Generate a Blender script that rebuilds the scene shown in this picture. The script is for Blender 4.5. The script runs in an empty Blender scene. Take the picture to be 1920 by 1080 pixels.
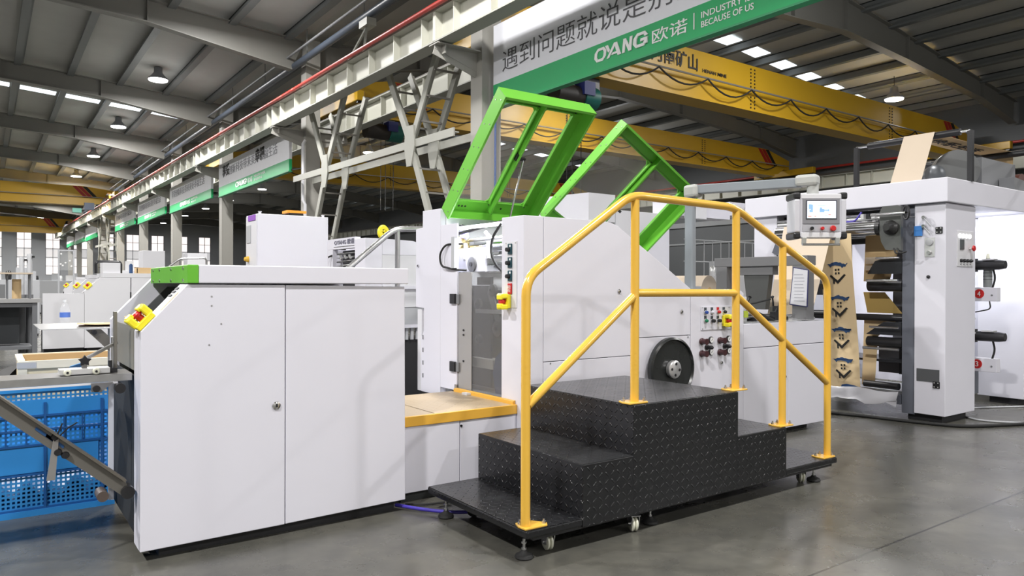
import bpy, bmesh, math, random
from mathutils import Vector, Matrix
random.seed(7)
PI = math.pi
COL = bpy.context.scene.collection
# ------------------------------------------------------------------ camera
cd = bpy.data.cameras.new('camera'); cam = bpy.data.objects.new('camera', cd); COL.objects.link(cam)
cd.sensor_width = 36.0; cd.lens = 1378.5 / 1920 * 36.0; cd.clip_start = 0.05; cd.clip_end = 300
def cam_matrix(yaw=35.65, pitch=-0.18, roll=0.156, h=1.15):
    y, p, r = map(math.radians, (yaw, pitch, roll))
    A = Matrix(((math.cos(y), -math.sin(y), 0), (math.sin(y), math.cos(y), 0), (0, 0, 1)))
    B = Matrix(((1, 0, 0), (0, math.cos(p), math.sin(p)), (0, -math.sin(p), math.cos(p))))
    D = Matrix(((math.cos(r), 0, math.sin(r)), (0, 1, 0), (-math.sin(r), 0, math.cos(r))))
    M = (D @ B @ A).transposed()                       # columns: right, forward, up
    R = Matrix((M.col[0], M.col[2], -M.col[1])).transposed()
    return Matrix.Translation((0, 0, h)) @ R.to_4x4()
cam.matrix_world = cam_matrix()
bpy.context.scene.camera = cam
# ------------------------------------------------------------------ world, exposure
sc = bpy.context.scene
sc.view_settings.view_transform = 'Standard'; sc.view_settings.look = 'None'
sc.view_settings.gamma = 1; sc.view_settings.use_curve_mapping = False
sc.view_settings.exposure = -0.25
try:
    sc.cycles.max_bounces = 6; sc.cycles.diffuse_bounces = 4; sc.cycles.glossy_bounces = 3
    sc.cycles.transparent_max_bounces = 12; sc.cycles.caustics_reflective = False; sc.cycles.caustics_refractive = False
    sc.cycles.use_denoising = True
except Exception: pass
w = bpy.data.worlds.new('hall_world'); sc.world = w; w.use_nodes = True
w.node_tree.nodes['Background'].inputs[0].default_value = (0.75, 0.85, 1.0, 1)
w.node_tree.nodes['Background'].inputs[1].default_value = 1.0
# ------------------------------------------------------------------ high bay lamp light (the hall's lamp grid; far-end lamps added to brighten the far wall)
LAMPW = 550.0
LAMP_SPOTS = [(6.3, -8.8), (3.4, -0.1), (3.9, 8.5), (4.5, 17.1), (4.5, 25.7), (4.5, 34.3), (4.5, 42.9), (4.5, 51.5), (4.5, 60.1), (4.5, 68.7), (4.5, 85.9), (-4.2, 34.3), (-4.2, 42.9), (-4.2, 51.5), (-4.2, 60.1), (-4.2, 68.7), (-4.2, 85.9),
              (-4.2, -8.6), (-4.2, -0.1), (-4.2, 8.5), (-4.2, 17.1), (-4.2, 25.7),
              (15.4, -8.6), (15.4, -0.1), (15.4, 8.5), (15.4, 17.1), (15.4, 33.6), (15.4, 42.2), (15.4, 50.8), (15.4, 59.0), (15.4, 66.6), (15.4, 74.6), (15.4, 85.0),
              (24.4, -0.1), (24.4, 12.4), (24.4, 25.7)]
def area(name, loc, size, power, rot=(0, 0, 0), color=(1, .98, .96), shape='DISK', sy=None):
    l = bpy.data.lights.new(name, 'AREA'); l.energy = power; l.color = color; l.shape = shape; l.size = size
    if sy: l.size_y = sy
    o = bpy.data.objects.new(name, l); COL.objects.link(o); o.location = loc; o.rotation_euler = rot
    return o
for (x, y) in LAMP_SPOTS:
    area('high_bay_light', (x, y, 7.60 if x < 20 else 7.25), .5, LAMPW * (1.25 if y < -8 and 0 < x < 10 else .5 if (x == 15.4 and 8 < y < 18) else 2.1 if (x < 0 and -1 < y < 18) else .85 if (x, y) == (3.4, -.1) else 1.7 if x < 7 and y > 34 else 1))
    p = bpy.data.lights.new('roof_fill_light', 'POINT'); p.energy = LAMPW * (.08 if x < 7 else .24); p.shadow_soft_size = .8       # added soft light under each lamp, brightening the roof
    if y < 60:
        o = bpy.data.objects.new('roof_fill_light', p); COL.objects.link(o); o.location = (x, y, 6.9 if x < 20 else 6.7)
# ------------------------------------------------------------------ materials
MATS = {}
def srgb(r, g, b):
    f = lambda c: (c / 255 / 12.92) if c / 255 <= .04045 else ((c / 255 + .055) / 1.055) ** 2.4
    return (f(r), f(g), f(b), 1)
def mat(name, c, rough=.5, metal=0, var=.04, scale=6, bump=0, bscale=60, emit=None, es=0, alpha=1, trans=0, coat=0, rvar=.06):
    if name in MATS: return MATS[name]
    m = bpy.data.materials.new(name); m.use_nodes = True; N = m.node_tree.nodes; L = m.node_tree.links
    b = N['Principled BSDF']; c4 = srgb(*c) if max(c) > 1.01 else (*c, 1)
    tc = N.new('ShaderNodeTexCoord'); nz = N.new('ShaderNodeTexNoise'); nz.inputs['Scale'].default_value = scale; nz.inputs['Detail'].default_value = 4
    L.new(tc.outputs['Object'], nz.inputs['Vector'])
    mx = N.new('ShaderNodeMix'); mx.data_type = 'RGBA'
    mx.inputs[6].default_value = tuple(v * (1 - var) for v in c4[:3]) + (1,)
    mx.inputs[7].default_value = tuple(min(1, v * (1 + var)) for v in c4[:3]) + (1,)
    L.new(nz.outputs[0], mx.inputs[0]); L.new(mx.outputs[2], b.inputs['Base Color'])
    mr = N.new('ShaderNodeMapRange'); mr.inputs[3].default_value = max(0, rough - rvar); mr.inputs[4].default_value = min(1, rough + rvar)
    L.new(nz.outputs[0], mr.inputs[0]); L.new(mr.outputs[0], b.inputs['Roughness'])
    b.inputs['Metallic'].default_value = metal
    if bump:
        n2 = N.new('ShaderNodeTexNoise'); n2.inputs['Scale'].default_value = bscale; L.new(tc.outputs['Object'], n2.inputs['Vector'])
        bp = N.new('ShaderNodeBump'); bp.inputs['Strength'].default_value = bump; bp.inputs['Distance'].default_value = .004
        L.new(n2.outputs[0], bp.inputs['Height']); L.new(bp.outputs[0], b.inputs['Normal'])
    if emit: b.inputs['Emission Color'].default_value = (*emit, 1); b.inputs['Emission Strength'].default_value = es
    if alpha < 1: b.inputs['Alpha'].default_value = alpha
    if trans: b.inputs['Transmission Weight'].default_value = trans
    if coat: b.inputs['Coat Weight'].default_value = coat; b.inputs['Coat Roughness'].default_value = .12
    MATS[name] = m; return m
white = mat('white_powder_coat', (.72, .715, .785), .38, var=.015)
white2 = mat('white_panel', (.70, .70, .73), .42, var=.02)
grey_l = mat('light_grey_paint', (.45, .46, .48), .45)
grey_m = mat('mid_grey_paint', (.20, .205, .215), .5)
slate = mat('slate_frame_paint', (.13, .14, .17), .45)
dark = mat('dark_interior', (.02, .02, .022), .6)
black = mat('black_plastic', (.012, .012, .014), .4)
blackm = mat('black_painted_steel', (.02, .02, .022), .3)
green = mat('green_powder_coat', (.17, .55, .055), .32, var=.03)
green_c = mat('green_cap_paint', (.13, .45, .035), .35, var=.03)
yellow = mat('yellow_rail_paint', (.82, .48, .065), .22, coat=.5, var=.03)
yel_e = mat('yellow_plastic', (.90, .78, .03), .35)
red = mat('red_plastic', (.55, .02, .02), .35)
red_p = mat('red_pipe_paint', (.42, .035, .025), .4)
steel = mat('brushed_steel', (.55, .55, .55), .32, 1, var=.1, scale=30)
chrome = mat('chrome', (.75, .75, .76), .12, 1)
alum = mat('aluminium', (.72, .72, .72), .35, .6)
taupe = mat('taupe_steel_bar', (.17, .155, .13), .4, .5)
brass = mat('brass', (.75, .62, .3), .3, 1)
rubber = mat('black_rubber', (.015, .015, .015), .7)
nylon = mat('cream_nylon', (.72, .72, .60), .4)
kraft = mat('kraft_paper', (.56, .40, .21), .7, var=.06)
kraft_l = mat('pale_kraft_paper', (.54, .45, .35), .7, var=.04)
col_m = mat('column_paint', (.36, .35, .32), .55, var=.05, scale=2)
beam_m = mat('beam_paint', (.36, .36, .32), .5, var=.05, scale=2)
beam_w = mat('beam_lit_web', (.56, .56, .49), .45, var=.05, scale=2)  # web toned paler than the flanges for the light on it
roof_m = None
crane_y = mat('crane_yellow_paint', (.56, .33, .014), .4, var=.05, scale=1.5)
crane_r = mat('crane_red_paint', (.38, .02, .015), .45)
ban_g = mat('banner_green', (.010, .40, .125), .45)
ban_w = mat('banner_white', (.80, .81, .87), .5); ban_w2 = mat('banner_white_shade_lift', (.88, .88, .92), .5)  # far banners' white lightened to offset the runway beam's shade
ink = mat('dark_ink', (.09, .09, .10), .6)
blk_ink = mat('black_ink', (.012, .012, .012), .6)
paintw = mat('white_lettering', (.85, .85, .85), .5)
navy = mat('navy_ink', (.02, .06, .16), .7)
teal = mat('teal_motor_paint', (.01, .13, .11), .4)
duct_m = mat('blue_grey_duct', (.055, .07, .095), .4)
wood = mat('pale_plywood', (.70, .62, .44), .6, var=.1, scale=4)
wood_d = mat('raw_plywood', (.50, .34, .17), .65, var=.1, scale=4)
purple = mat('purple_hose', (.07, .05, .42), .4)
blue_s = mat('blue_plastic', (.05, .20, .48), .4)
def glass(name, c, a, rough=.08):
    m = mat(name, c, rough); m.node_tree.nodes['Principled BSDF'].inputs['Alpha'].default_value = a; return m
plexi = glass('clear_plexiglass', (.55, .56, .56), .22)
plexi_d = glass('darkened_plexiglass', (.20, .20, .20), .38)  # tint darkened so the interior behind the door looks deeper
bottle_m = glass('clear_bottle_plastic', (.85, .87, .9), .22)
def lampmat(name, c, s): return mat(name, c, .4, emit=c, es=s)
lamp_e = lampmat('lamp_glow', (1, .98, .96), 9)
led_e = lampmat('led_glow', (.93, .95, 1), 14)
# tread plate: raised lozenges in alternating directions, on box-projected uv in metres
def tread(name, c, rough, metal=0, cell=.042, strength=1.0):
    m = mat(name, c, rough, metal, var=.1, scale=9); N = m.node_tree.nodes; L = m.node_tree.links
    uv = N.new('ShaderNodeUVMap'); sp = N.new('ShaderNodeSeparateXYZ'); L.new(uv.outputs[0], sp.inputs[0])
    def M(op, a, b=None, c=None):
        n = N.new('ShaderNodeMath'); n.operation = op
        for i, v in enumerate((a, b, c)):
            if v is None: continue
            if isinstance(v, (int, float)): n.inputs[i].default_value = v
            else: L.new(v, n.inputs[i])
        return n.outputs[0]
    u = M('DIVIDE', sp.outputs[0], cell); v = M('DIVIDE', sp.outputs[1], cell)
    fu = M('SUBTRACT', M('FRACT', u), .5); fv = M('SUBTRACT', M('FRACT', v), .5)
    par = M('FLOORED_MODULO', M('ADD', M('FLOOR', u), M('FLOOR', v)), 2)
    sg = M('SUBTRACT', M('MULTIPLY', par, 2), 1)
    a = M('ADD', fu, M('MULTIPLY', fv, sg)); b = M('SUBTRACT', fu, M('MULTIPLY', fv, sg))
    e = M('ADD', M('POWER', M('DIVIDE', a, .50), 2), M('POWER', M('DIVIDE', b, .15), 2))
    h = N.new('ShaderNodeMapRange'); h.inputs[1].default_value = 1.25; h.inputs[2].default_value = .3; L.new(e, h.inputs[0])
    bp = N.new('ShaderNodeBump'); bp.inputs['Strength'].default_value = strength; bp.inputs['Distance'].default_value = .003
    L.new(h.outputs[0], bp.inputs['Height']); L.new(bp.outputs[0], N['Principled BSDF'].inputs['Normal'])
    return m
tread_b = tread('black_tread_plate', (.010, .0105, .012), .26, .0, .036, 1.0)
tread_t = tread('lighter_tread_plate', (.035, .036, .038), .24, .2, .036)  # lighter than the sides, laid on the step tops
tread_k = tread('kraft_tread_plate', (.44, .34, .22), .4, 0, .05, .6)
# perforated plastic: holes by uv
def perforated(name, c, hole, fill, rough=.4):
    m = mat(name, c, rough); N = m.node_tree.nodes; L = m.node_tree.links
    uv = N.new('ShaderNodeUVMap'); sp = N.new('ShaderNodeSeparateXYZ'); L.new(uv.outputs[0], sp.inputs[0])
    def M(op, a, b=None):
        n = N.new('ShaderNodeMath'); n.operation = op
        for i, v in enumerate((a, b)):
            if v is None: continue
            if isinstance(v, (int, float)): n.inputs[i].default_value = v
            else: L.new(v, n.inputs[i])
        return n.outputs[0]
    hs = []
    for k in (0, 1):
        f = M('FRACT', M('DIVIDE', sp.outputs[k], hole))
        hs.append(M('LESS_THAN', M('ABSOLUTE', M('SUBTRACT', f, .5)), fill / 2))
    al = M('SUBTRACT', 1, M('MULTIPLY', hs[0], hs[1]))
    L.new(al, N['Principled BSDF'].inputs['Alpha']); return m
crate_b = mat('blue_crate_plastic', (.03, .25, .64), .38, var=.06)
crate_p = perforated('blue_crate_mesh', (.03, .23, .56), .021, .56)
# ------------------------------------------------------------------ mesh builder
class MB:
    def __init__(s): s.v = []; s.f = []; s.sm = []
    def face(s, idx, smooth=False): s.f.append(idx); s.sm.append(smooth)
    def add(s, vs, fs, smooth=False):
        n = len(s.v); s.v += [tuple(v) for v in vs]
        for f in fs: s.face([n + i for i in f], smooth)
        return s
    def box(s, x0, y0, z0, x1, y1, z1):
        if x0 > x1: x0, x1 = x1, x0
        if y0 > y1: y0, y1 = y1, y0
        if z0 > z1: z0, z1 = z1, z0
        return s.add([(x0, y0, z0), (x1, y0, z0), (x1, y1, z0), (x0, y1, z0), (x0, y0, z1), (x1, y0, z1), (x1, y1, z1), (x0, y1, z1)],
                     [(0, 3, 2, 1), (4, 5, 6, 7), (0, 1, 5, 4), (1, 2, 6, 5), (2, 3, 7, 6), (3, 0, 4, 7)])
    def rbox(s, c, sx, sy, sz, rz=0, rx=0, ry=0, M=None):
        R = M or (Matrix.Rotation(rz, 3, 'Z') @ Matrix.Rotation(ry, 3, 'Y') @ Matrix.Rotation(rx, 3, 'X')); c = Vector(c)
        vs = [c + R @ Vector((i * sx / 2, j * sy / 2, k * sz / 2)) for k in (-1, 1) for (i, j) in ((-1, -1), (1, -1), (1, 1), (-1, 1))]
        return s.add(vs, [(0, 3, 2, 1), (4, 5, 6, 7), (0, 1, 5, 4), (1, 2, 6, 5), (2, 3, 7, 6), (3, 0, 4, 7)])
    def prism(s, poly, axis, a, b):
        # poly: 2D points; axis 'y': (x,z) extruded y a..b ; 'x': (y,z) ; 'z': (x,y)
        P = {'y': lambda p, t: (p[0], t, p[1]), 'x': lambda p, t: (t, p[0], p[1]), 'z': lambda p, t: (p[0], p[1], t)}[axis]
        n = len(poly); vs = [P(p, a) for p in poly] + [P(p, b) for p in poly]
        area = sum(poly[i][0] * poly[(i + 1) % n][1] - poly[(i + 1) % n][0] * poly[i][1] for i in range(n))
        fl = (area > 0) ^ (b < a) ^ (axis == 'y')
        lo = list(range(n)); hi = list(range(n, 2 * n))
        fs = [tuple(reversed(lo)) if fl else tuple(lo), tuple(hi) if fl else tuple(reversed(hi))]
        for i in range(n):
            j = (i + 1) % n; q = (i, j, n + j, n + i); fs.append(q if fl else tuple(reversed(q)))
        return s.add(vs, fs)
    def bar(s, p0, p1, wx, wy, up=(0, 0, 1)):
        p0, p1 = Vector(p0), Vector(p1); d = (p1 - p0); L = d.length; d.normalize(); u = Vector(up)
        if abs(d.dot(u)) > .98: u = Vector((1, 0, 0))
        a = d.cross(u).normalized(); b = a.cross(d).normalized()
        vs = [p + a * i * wx / 2 + b * j * wy / 2 for p in (p0, p1) for (i, j) in ((-1, -1), (1, -1), (1, 1), (-1, 1))]
        return s.add(vs, [(0, 1, 2, 3), (7, 6, 5, 4), (0, 4, 5, 1), (1, 5, 6, 2), (2, 6, 7, 3), (3, 7, 4, 0)])
    def tube(s, pts, r, seg=12, cap=True, fillet=0):
        pts = [Vector(p) for p in pts]
        if fillet:
            out = [pts[0]]
            for i in range(1, len(pts) - 1):
                a, b, c = pts[i - 1], pts[i], pts[i + 1]; d0 = (a - b); d1 = (c - b)
                t = min(fillet, d0.length * .45, d1.length * .45); q0 = b + d0.normalized() * t; q1 = b + d1.normalized() * t
                for k in range(7):
                    u = k / 6; out.append(q0 * (1 - u) ** 2 + b * 2 * u * (1 - u) + q1 * u * u)
            out.append(pts[-1]); pts = out
        n0 = len(s.v); up = Vector((0, 0, 1)); prev = None
        rs = r if isinstance(r, (list, tuple)) else [r] * len(pts)
        for i, p in enumerate(pts):
            d = ((pts[min(i + 1, len(pts) - 1)] - pts[max(i - 1, 0)])).normalized()
            if prev is None:
                a = d.cross(up if abs(d.dot(up)) < .95 else Vector((1, 0, 0))).normalized()
            else:
                a = (prev - d * prev.dot(d)).normalized()
            prev = a; b = d.cross(a)
            for k in range(seg):
                t = 2 * PI * k / seg; s.v.append(tuple(p + (a * math.cos(t) + b * math.sin(t)) * rs[i]))
        for i in range(len(pts) - 1):
            for k in range(seg):
                k2 = (k + 1) % seg; s.face([n0 + i * seg + k, n0 + i * seg + k2, n0 + (i + 1) * seg + k2, n0 + (i + 1) * seg + k], True)
        if cap:
            s.face([n0 + k for k in reversed(range(seg))]); m = n0 + (len(pts) - 1) * seg; s.face([m + k for k in range(seg)])
        return s
    def cyl(s, p0, p1, r, seg=20, r1=None): return s.tube([p0, p1], [r, r if r1 is None else r1], seg)
    def lathe(s, prof, c=(0, 0, 0), axis=(0, 0, 1), seg=24, close=True):
        # prof: (r, h) pairs along axis
        ax = Vector(axis).normalized(); a = ax.cross(Vector((0, 0, 1)) if abs(ax.z) < .9 else Vector((1, 0, 0))).normalized(); b = ax.cross(a); c = Vector(c)
        n0 = len(s.v)
        for (r, h) in prof:
            for k in range(seg):
                t = 2 * PI * k / seg; s.v.append(tuple(c + ax * h + (a * math.cos(t) + b * math.sin(t)) * r))
        for i in range(len(prof) - 1):
            sm = True
            for k in range(seg):
                k2 = (k + 1) % seg; s.face([n0 + i * seg + k, n0 + i * seg + k2, n0 + (i + 1) * seg + k2, n0 + (i + 1) * seg + k], sm)
        if close:
            s.face([n0 + k for k in reversed(range(seg))]); m = n0 + (len(prof) - 1) * seg; s.face([m + k for k in range(seg)])
        return s
    def sheet(s, rows, t=.003):
        # rows: grid of points; thin solid sheet
        n = len(rows); m = len(rows[0]); V = [[Vector(p) for p in r] for r in rows]; n0 = len(s.v)
        nrm = (V[1][0] - V[0][0]).cross(V[0][-1] - V[0][0]).normalized() * t
        for q in (0, 1):
            for r in V:
                for p in r: s.v.append(tuple(p + nrm * q))
        I = lambda q, i, j: n0 + q * n * m + i * m + j
        for i in range(n - 1):
            for j in range(m - 1):
                s.face([I(0, i, j), I(0, i, j + 1), I(0, i + 1, j + 1), I(0, i + 1, j)], True)
                s.face([I(1, i, j), I(1, i + 1, j), I(1, i + 1, j + 1), I(1, i, j + 1)], True)
        for i in range(n - 1):
            s.face([I(0, i, 0), I(0, i + 1, 0), I(1, i + 1, 0), I(1, i, 0)]); s.face([I(0, i, m - 1), I(1, i, m - 1), I(1, i + 1, m - 1), I(0, i + 1, m - 1)])
        for j in range(m - 1):
            s.face([I(0, 0, j), I(1, 0, j), I(1, 0, j + 1), I(0, 0, j + 1)]); s.face([I(0, n - 1, j), I(0, n - 1, j + 1), I(1, n - 1, j + 1), I(1, n - 1, j)])
        return s
    def mesh(s, name, mat_, org=(0, 0, 0)):
        me = bpy.data.meshes.new(name); ox, oy, oz = org
        me.from_pydata([(x - ox, y - oy, z - oz) for x, y, z in s.v], [], s.f); me.materials.append(mat_)
        for p, q in zip(me.polygons, s.sm): p.use_smooth = q
        bm = bmesh.new(); bm.from_mesh(me); bmesh.ops.recalc_face_normals(bm, faces=bm.faces); bm.to_mesh(me); bm.free(); me.update()
        if any(s.sm): me.set_sharp_from_angle(angle=math.radians(38))
        uv = me.uv_layers.new(name='UVMap')
        for p in me.polygons:
            n = p.normal; ax = max(range(3), key=lambda i: abs(n[i])); I, J = ((1, 2), (0, 2), (0, 1))[ax]
            for li in p.loop_indices:
                co = me.vertices[me.loops[li].vertex_index].co; uv.data[li].uv = (co[I], co[J])
        me.update(); return me
    def build(s, name, mat_, parent=None, bev=0, org=None, label=None):
        o0 = Vector(parent['_org']) if parent is not None and '_org' in parent else Vector(org or (0, 0, 0))
        o = bpy.data.objects.new(name, s.mesh(name, mat_, o0)); COL.objects.link(o)
        if parent is not None: o.parent = parent; o['_org'] = tuple(o0)
        else: o.location = o0; o['_org'] = tuple(o0)
        if bev:
            b = o.modifiers.new('bevel', 'BEVEL'); b.width = bev; b.segments = 2; b.limit_method = 'ANGLE'; b.angle_limit = math.radians(40)
        if label: o['label'] = label
        return o
def thing(name, label, cat, loc=(0, 0, 0), group=None):
    o = bpy.data.objects.new(name, None); COL.objects.link(o); o.location = loc; o.empty_display_size = .1
    o['_org'] = tuple(loc); o['label'] = label; o['category'] = cat
    if group: o['group'] = group
    return o
def tag(o, label, cat, group=None):
    o['label'] = label; o['category'] = cat
    if group: o['group'] = group
    return o
def struct(o): o['kind'] = 'structure'; return o
def kids(o): return [c for c in ALLC.get(o.name, [])]
def copy_tree(o, parent=None):
    c = o.copy(); COL.objects.link(c); c.parent = parent
    for ch in [x for x in COL.objects if x.parent == o]: copy_tree(ch, c)
    return c
def clone(o, d, label=None, group=None, rz=0):
    c = copy_tree(o); c.location = Vector(o.location) + Vector(d)
    if rz: c.rotation_euler = (0, 0, rz)
    if label: c['label'] = label
    if group: c['group'] = group; o['group'] = group
    return c
# lettering: real outlines from the built-in font, turned into a mesh and fitted to a box
def text(name, body, org, xdir, up, W, H, m, parent, bold=0, ext=.004, sx=True, shear=0):
    cu = bpy.data.curves.new(name, 'FONT'); cu.body = body; cu.extrude = ext / 2; cu.offset = bold; cu.shear = shear; cu.resolution_u = 3
    t = bpy.data.objects.new(name, cu); COL.objects.link(t)
    bpy.context.view_layer.update(); dg = bpy.context.evaluated_depsgraph_get()
    me = bpy.data.meshes.new_from_object(t.evaluated_get(dg)); COL.objects.unlink(t); bpy.data.objects.remove(t); bpy.data.curves.remove(cu)
    if len(me.vertices) == 0: return None
    X = [v.co.x for v in me.vertices]; Y = [v.co.y for v in me.vertices]
    x0, x1, y0, y1 = min(X), max(X), min(Y), max(Y); kx = W / (x1 - x0) if W else None; ky = H / (y1 - y0) if H else kx
    kx = kx or ky
    xd, u = Vector(xdir).normalized(), Vector(up).normalized(); n = xd.cross(u); o = Vector(org)
    po = Vector(parent['_org']) if parent is not None else Vector((0, 0, 0))
    for v in me.vertices: v.co = o + xd * (v.co.x - x0) * kx + u * (v.co.y - y0) * ky + n * v.co.z - po
    me.materials.clear(); me.materials.append(m)
    ob = bpy.data.objects.new(name, me); COL.objects.link(ob)
    if parent is not None: ob.parent = parent
    return ob
NX, NY = (0, -1, 0), (1, 0, 0)      # reading direction on faces that look to -x and to -y
Z = (0, 0, 1)
# ================================================================== HALL
# floor: polished concrete with trowel clouds, stains and saw-cut joints
def floor_mat():
    m = mat('polished_concrete', (.16, .155, .14), .2, var=.0); N = m.node_tree.nodes; L = m.node_tree.links; b = N['Principled BSDF']
    tc = N.new('ShaderNodeTexCoord')
    def noise(s, d=5, r=.6):
        n = N.new('ShaderNodeTexNoise'); n.inputs['Scale'].default_value = s; n.inputs['Detail'].default_value = d; n.inputs['Roughness'].default_value = r
        L.new(tc.outputs['Object'], n.inputs['Vector']); return n.outputs[0]
    r = N.new('ShaderNodeValToRGB'); r.color_ramp.elements[0].position = .32; r.color_ramp.elements[1].position = .72
    r.color_ramp.elements[0].color = (.062, .062, .055, 1); r.color_ramp.elements[1].color = (.128, .124, .108, 1)
    a = noise(.9, 8, .65); L.new(a, r.inputs[0])
    r2 = N.new('ShaderNodeValToRGB'); r2.color_ramp.elements[0].position = .35; r2.color_ramp.elements[1].position = .7
    r2.color_ramp.elements[0].color = (.8, .8, .8, 1); r2.color_ramp.elements[1].color = (1.15, 1.14, 1.1, 1); L.new(noise(7, 6), r2.inputs[0])
    mx = N.new('ShaderNodeMix'); mx.data_type = 'RGBA'; mx.blend_type = 'MULTIPLY'; mx.inputs[0].default_value = 1
    L.new(r.outputs[0], mx.inputs[6]); L.new(r2.outputs[0], mx.inputs[7])
    br = N.new('ShaderNodeTexBrick'); br.offset = 0; br.inputs['Scale'].default_value = 1; br.inputs['Mortar Size'].default_value = .006
    br.inputs['Brick Width'].default_value = 8.6; br.inputs['Row Height'].default_value = 4.3
    mp = N.new('ShaderNodeMapping'); mp.inputs['Location'].default_value = (1.2, 2.62, 0); L.new(tc.outputs['Object'], mp.inputs[0]); L.new(mp.outputs[0], br.inputs[0])
    m2 = N.new('ShaderNodeMix'); m2.data_type = 'RGBA'; L.new(br.outputs['Fac'], m2.inputs[0]); L.new(mx.outputs[2], m2.inputs[6]); m2.inputs[7].default_value = (.03, .03, .028, 1)
    L.new(m2.outputs[2], b.inputs['Base Color'])
    mr = N.new('ShaderNodeMapRange'); mr.inputs[3].default_value = .19; mr.inputs[4].default_value = .36; L.new(noise(2.3, 6), mr.inputs[0]); L.new(mr.outputs[0], b.inputs['Roughness'])
    bp = N.new('ShaderNodeBump'); bp.inputs['Strength'].default_value = .12; bp.inputs['Distance'].default_value = .01; L.new(noise(5, 3), bp.inputs['Height']); L.new(bp.outputs[0], b.inputs['Normal'])
    return m
struct(MB().box(-15.5, -13, -.2, 30.3, 95.3, 0).build('floor', floor_mat()))
roof_m = mat('roof_sheet_insulation', (.46, .46, .44), .7, var=.12, scale=1.2, bump=.5, bscale=9)
purl_m = mat('purlin_paint', (.15, .16, .16), .5)
raft_m = mat('rafter_paint', (.19, .186, .168), .5, var=.06, scale=2)
wall_m = mat('grey_wall_sheet', (.115, .122, .128), .6, var=.05, scale=.6)
def profile(pts, x):
    for (a, za), (b, zb) in zip(pts, pts[1:]):
        if min(a, b) <= x <= max(a, b): return za + (zb - za) * (x - a) / (b - a)
    return pts[-1][1]
HALLS = [dict(side='right', top=[(7.1, 7.72), (18.7, 8.85), (29.9, 7.72)], bot=[(7.4, 6.92), (10.5, 7.55), (16.3, 7.82), (18.7, 7.98), (22, 7.8), (27, 7.42), (29.6, 6.95)], x0=7.35, x1=29.65),
         dict(side='left', top=[(7.1, 7.72), (-4.0, 8.5), (-15.1, 7.72)], bot=[(6.65, 6.9), (3.16, 7.43), (.4, 7.6), (-4.0, 7.9), (-11, 7.43), (-14.7, 6.9)], x0=7.0, x1=-14.9)]
COLY = [2.07 + 8.6 * i for i in range(11)]
for hl in HALLS:
    t = hl['top']; m = MB()
    for (a, za), (b, zb) in zip(t, t[1:]):
        m.prism([(a, za + .2), (b, zb + .2), (b, zb + .32), (a, za + .32)], 'y', -13, 95.3)
    ce = struct(m.build('ceiling', roof_m))
    n = 0
    for i, cy in enumerate(COLY):                                             # tapered rafters, one per row of columns
        if i == 0: continue
        y = cy + .18; m = MB(); poly = [(x, z) for x, z in t if hl['x0'] != 0]
        topp = [(hl['x0'], profile(t, hl['x0']) - .02), (t[1][0], t[1][1] - .02), (hl['x1'], profile(t, hl['x1']) - .02)]
        m.prism(topp + list(reversed(hl['bot'])), 'y', y - .012, y + .012)
        for (a, b) in zip(hl['bot'], hl['bot'][1:]): m.bar((a[0], y, a[1]), (b[0], y, b[1]), .26, .025)
        for (a, b) in zip(topp, topp[1:]): m.bar((a[0], y, a[1]), (b[0], y, b[1]), .26, .025)
        for k, x in enumerate(hl['bot'][1:-1]):
            m.box(x[0] - .012, y - .12, x[1], x[0] + .012, y + .12, profile(t, x[0]))
        m.build('rafter', raft_m, ce)
    xs = [];  x = 7.9 if hl['side'] == 'right' else 6.6
    while -14.6 < x < 29.7 and len(xs) < 15: xs.append(x); x += 1.47 if hl['side'] == 'right' else -1.43
    for x in xs:                                                              # z purlins along the hall
        z = profile(t, x)
        m = MB(); m.box(x - .02, 6, z - .05, x + .02, 95, z + .2); m.box(x - .13, 6, z - .07, x + .06, 95, z - .05); m.box(x - .13, 6, z - .05, x - .11, 95, z - .0); m.box(x - .02, 6, z + .17, x + .14, 95, z + .195); m.build('purlin', purl_m, ce)
    for (yy, ya) in ((15.0, 0), (32.2, 1), (58.0, 0)):                        # rooflights between the purlins
        if hl['side'] == 'left' and yy < 20: continue
        for a, b in zip(xs, xs[1:]):
            if hl['side'] == 'right' and a < 15: continue
            z = (profile(t, a) + profile(t, b)) / 2
            lo, hi = min(a, b) + .16, max(a, b) - .16
            dz = (profile(t, hi) - profile(t, lo)) / 2
            k = MB(); k.prism([(lo, z - dz + .185), (hi, z + dz + .185), (hi, z + dz + .195), (lo, z - dz + .195)], 'y', yy - .3, yy + .3)
            k.build('rooflight', lampmat('rooflight_daylight', (.86, .94, 1), 2.2), ce)
# walls
def wall(name, a, b, m_=wall_m): return struct(MB().box(*a, *b).build(name, m_))
wl = wall('wall_left', (-15.4, -13, 0), (-15.1, 95.3, 8)); wb = wall('wall_back', (-15.4, -13, 0), (30.2, -12.7, 9.2), mat('pale_wall_sheet', (.5, .5, .5), .6))
wr = wall('wall_right', (29.9, -13, 0), (30.2, 95.3, 8))
k = MB(); k.box(29.80, -12, 4.2, 29.9, 95, 4.45); k.box(29.84, -12, 3.3, 29.9, 95, 3.38); k.build('wall_rail', mat('wall_rail_paint', (.3, .31, .32), .5), wr)
WIN = [(2.77 - 2.63 * 2 + 2.63 * i) for i in range(10)]
m = MB(); edge = -15.4
for x in WIN: m.box(edge, 95.0, 2.2, x, 95.3, 6.95); edge = x + 1.36
m.box(edge, 95.0, 2.2, 30.2, 95.3, 6.95); m.box(-15.4, 95, 0, 30.2, 95.3, 2.2); m.box(-15.4, 95, 6.95, 30.2, 95.3, 9.2)
far_m = mat('far_wall_sheet', (.48, .50, .53), .6, var=.04, scale=.5)
struct(m.build('wall_far', far_m))
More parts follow.
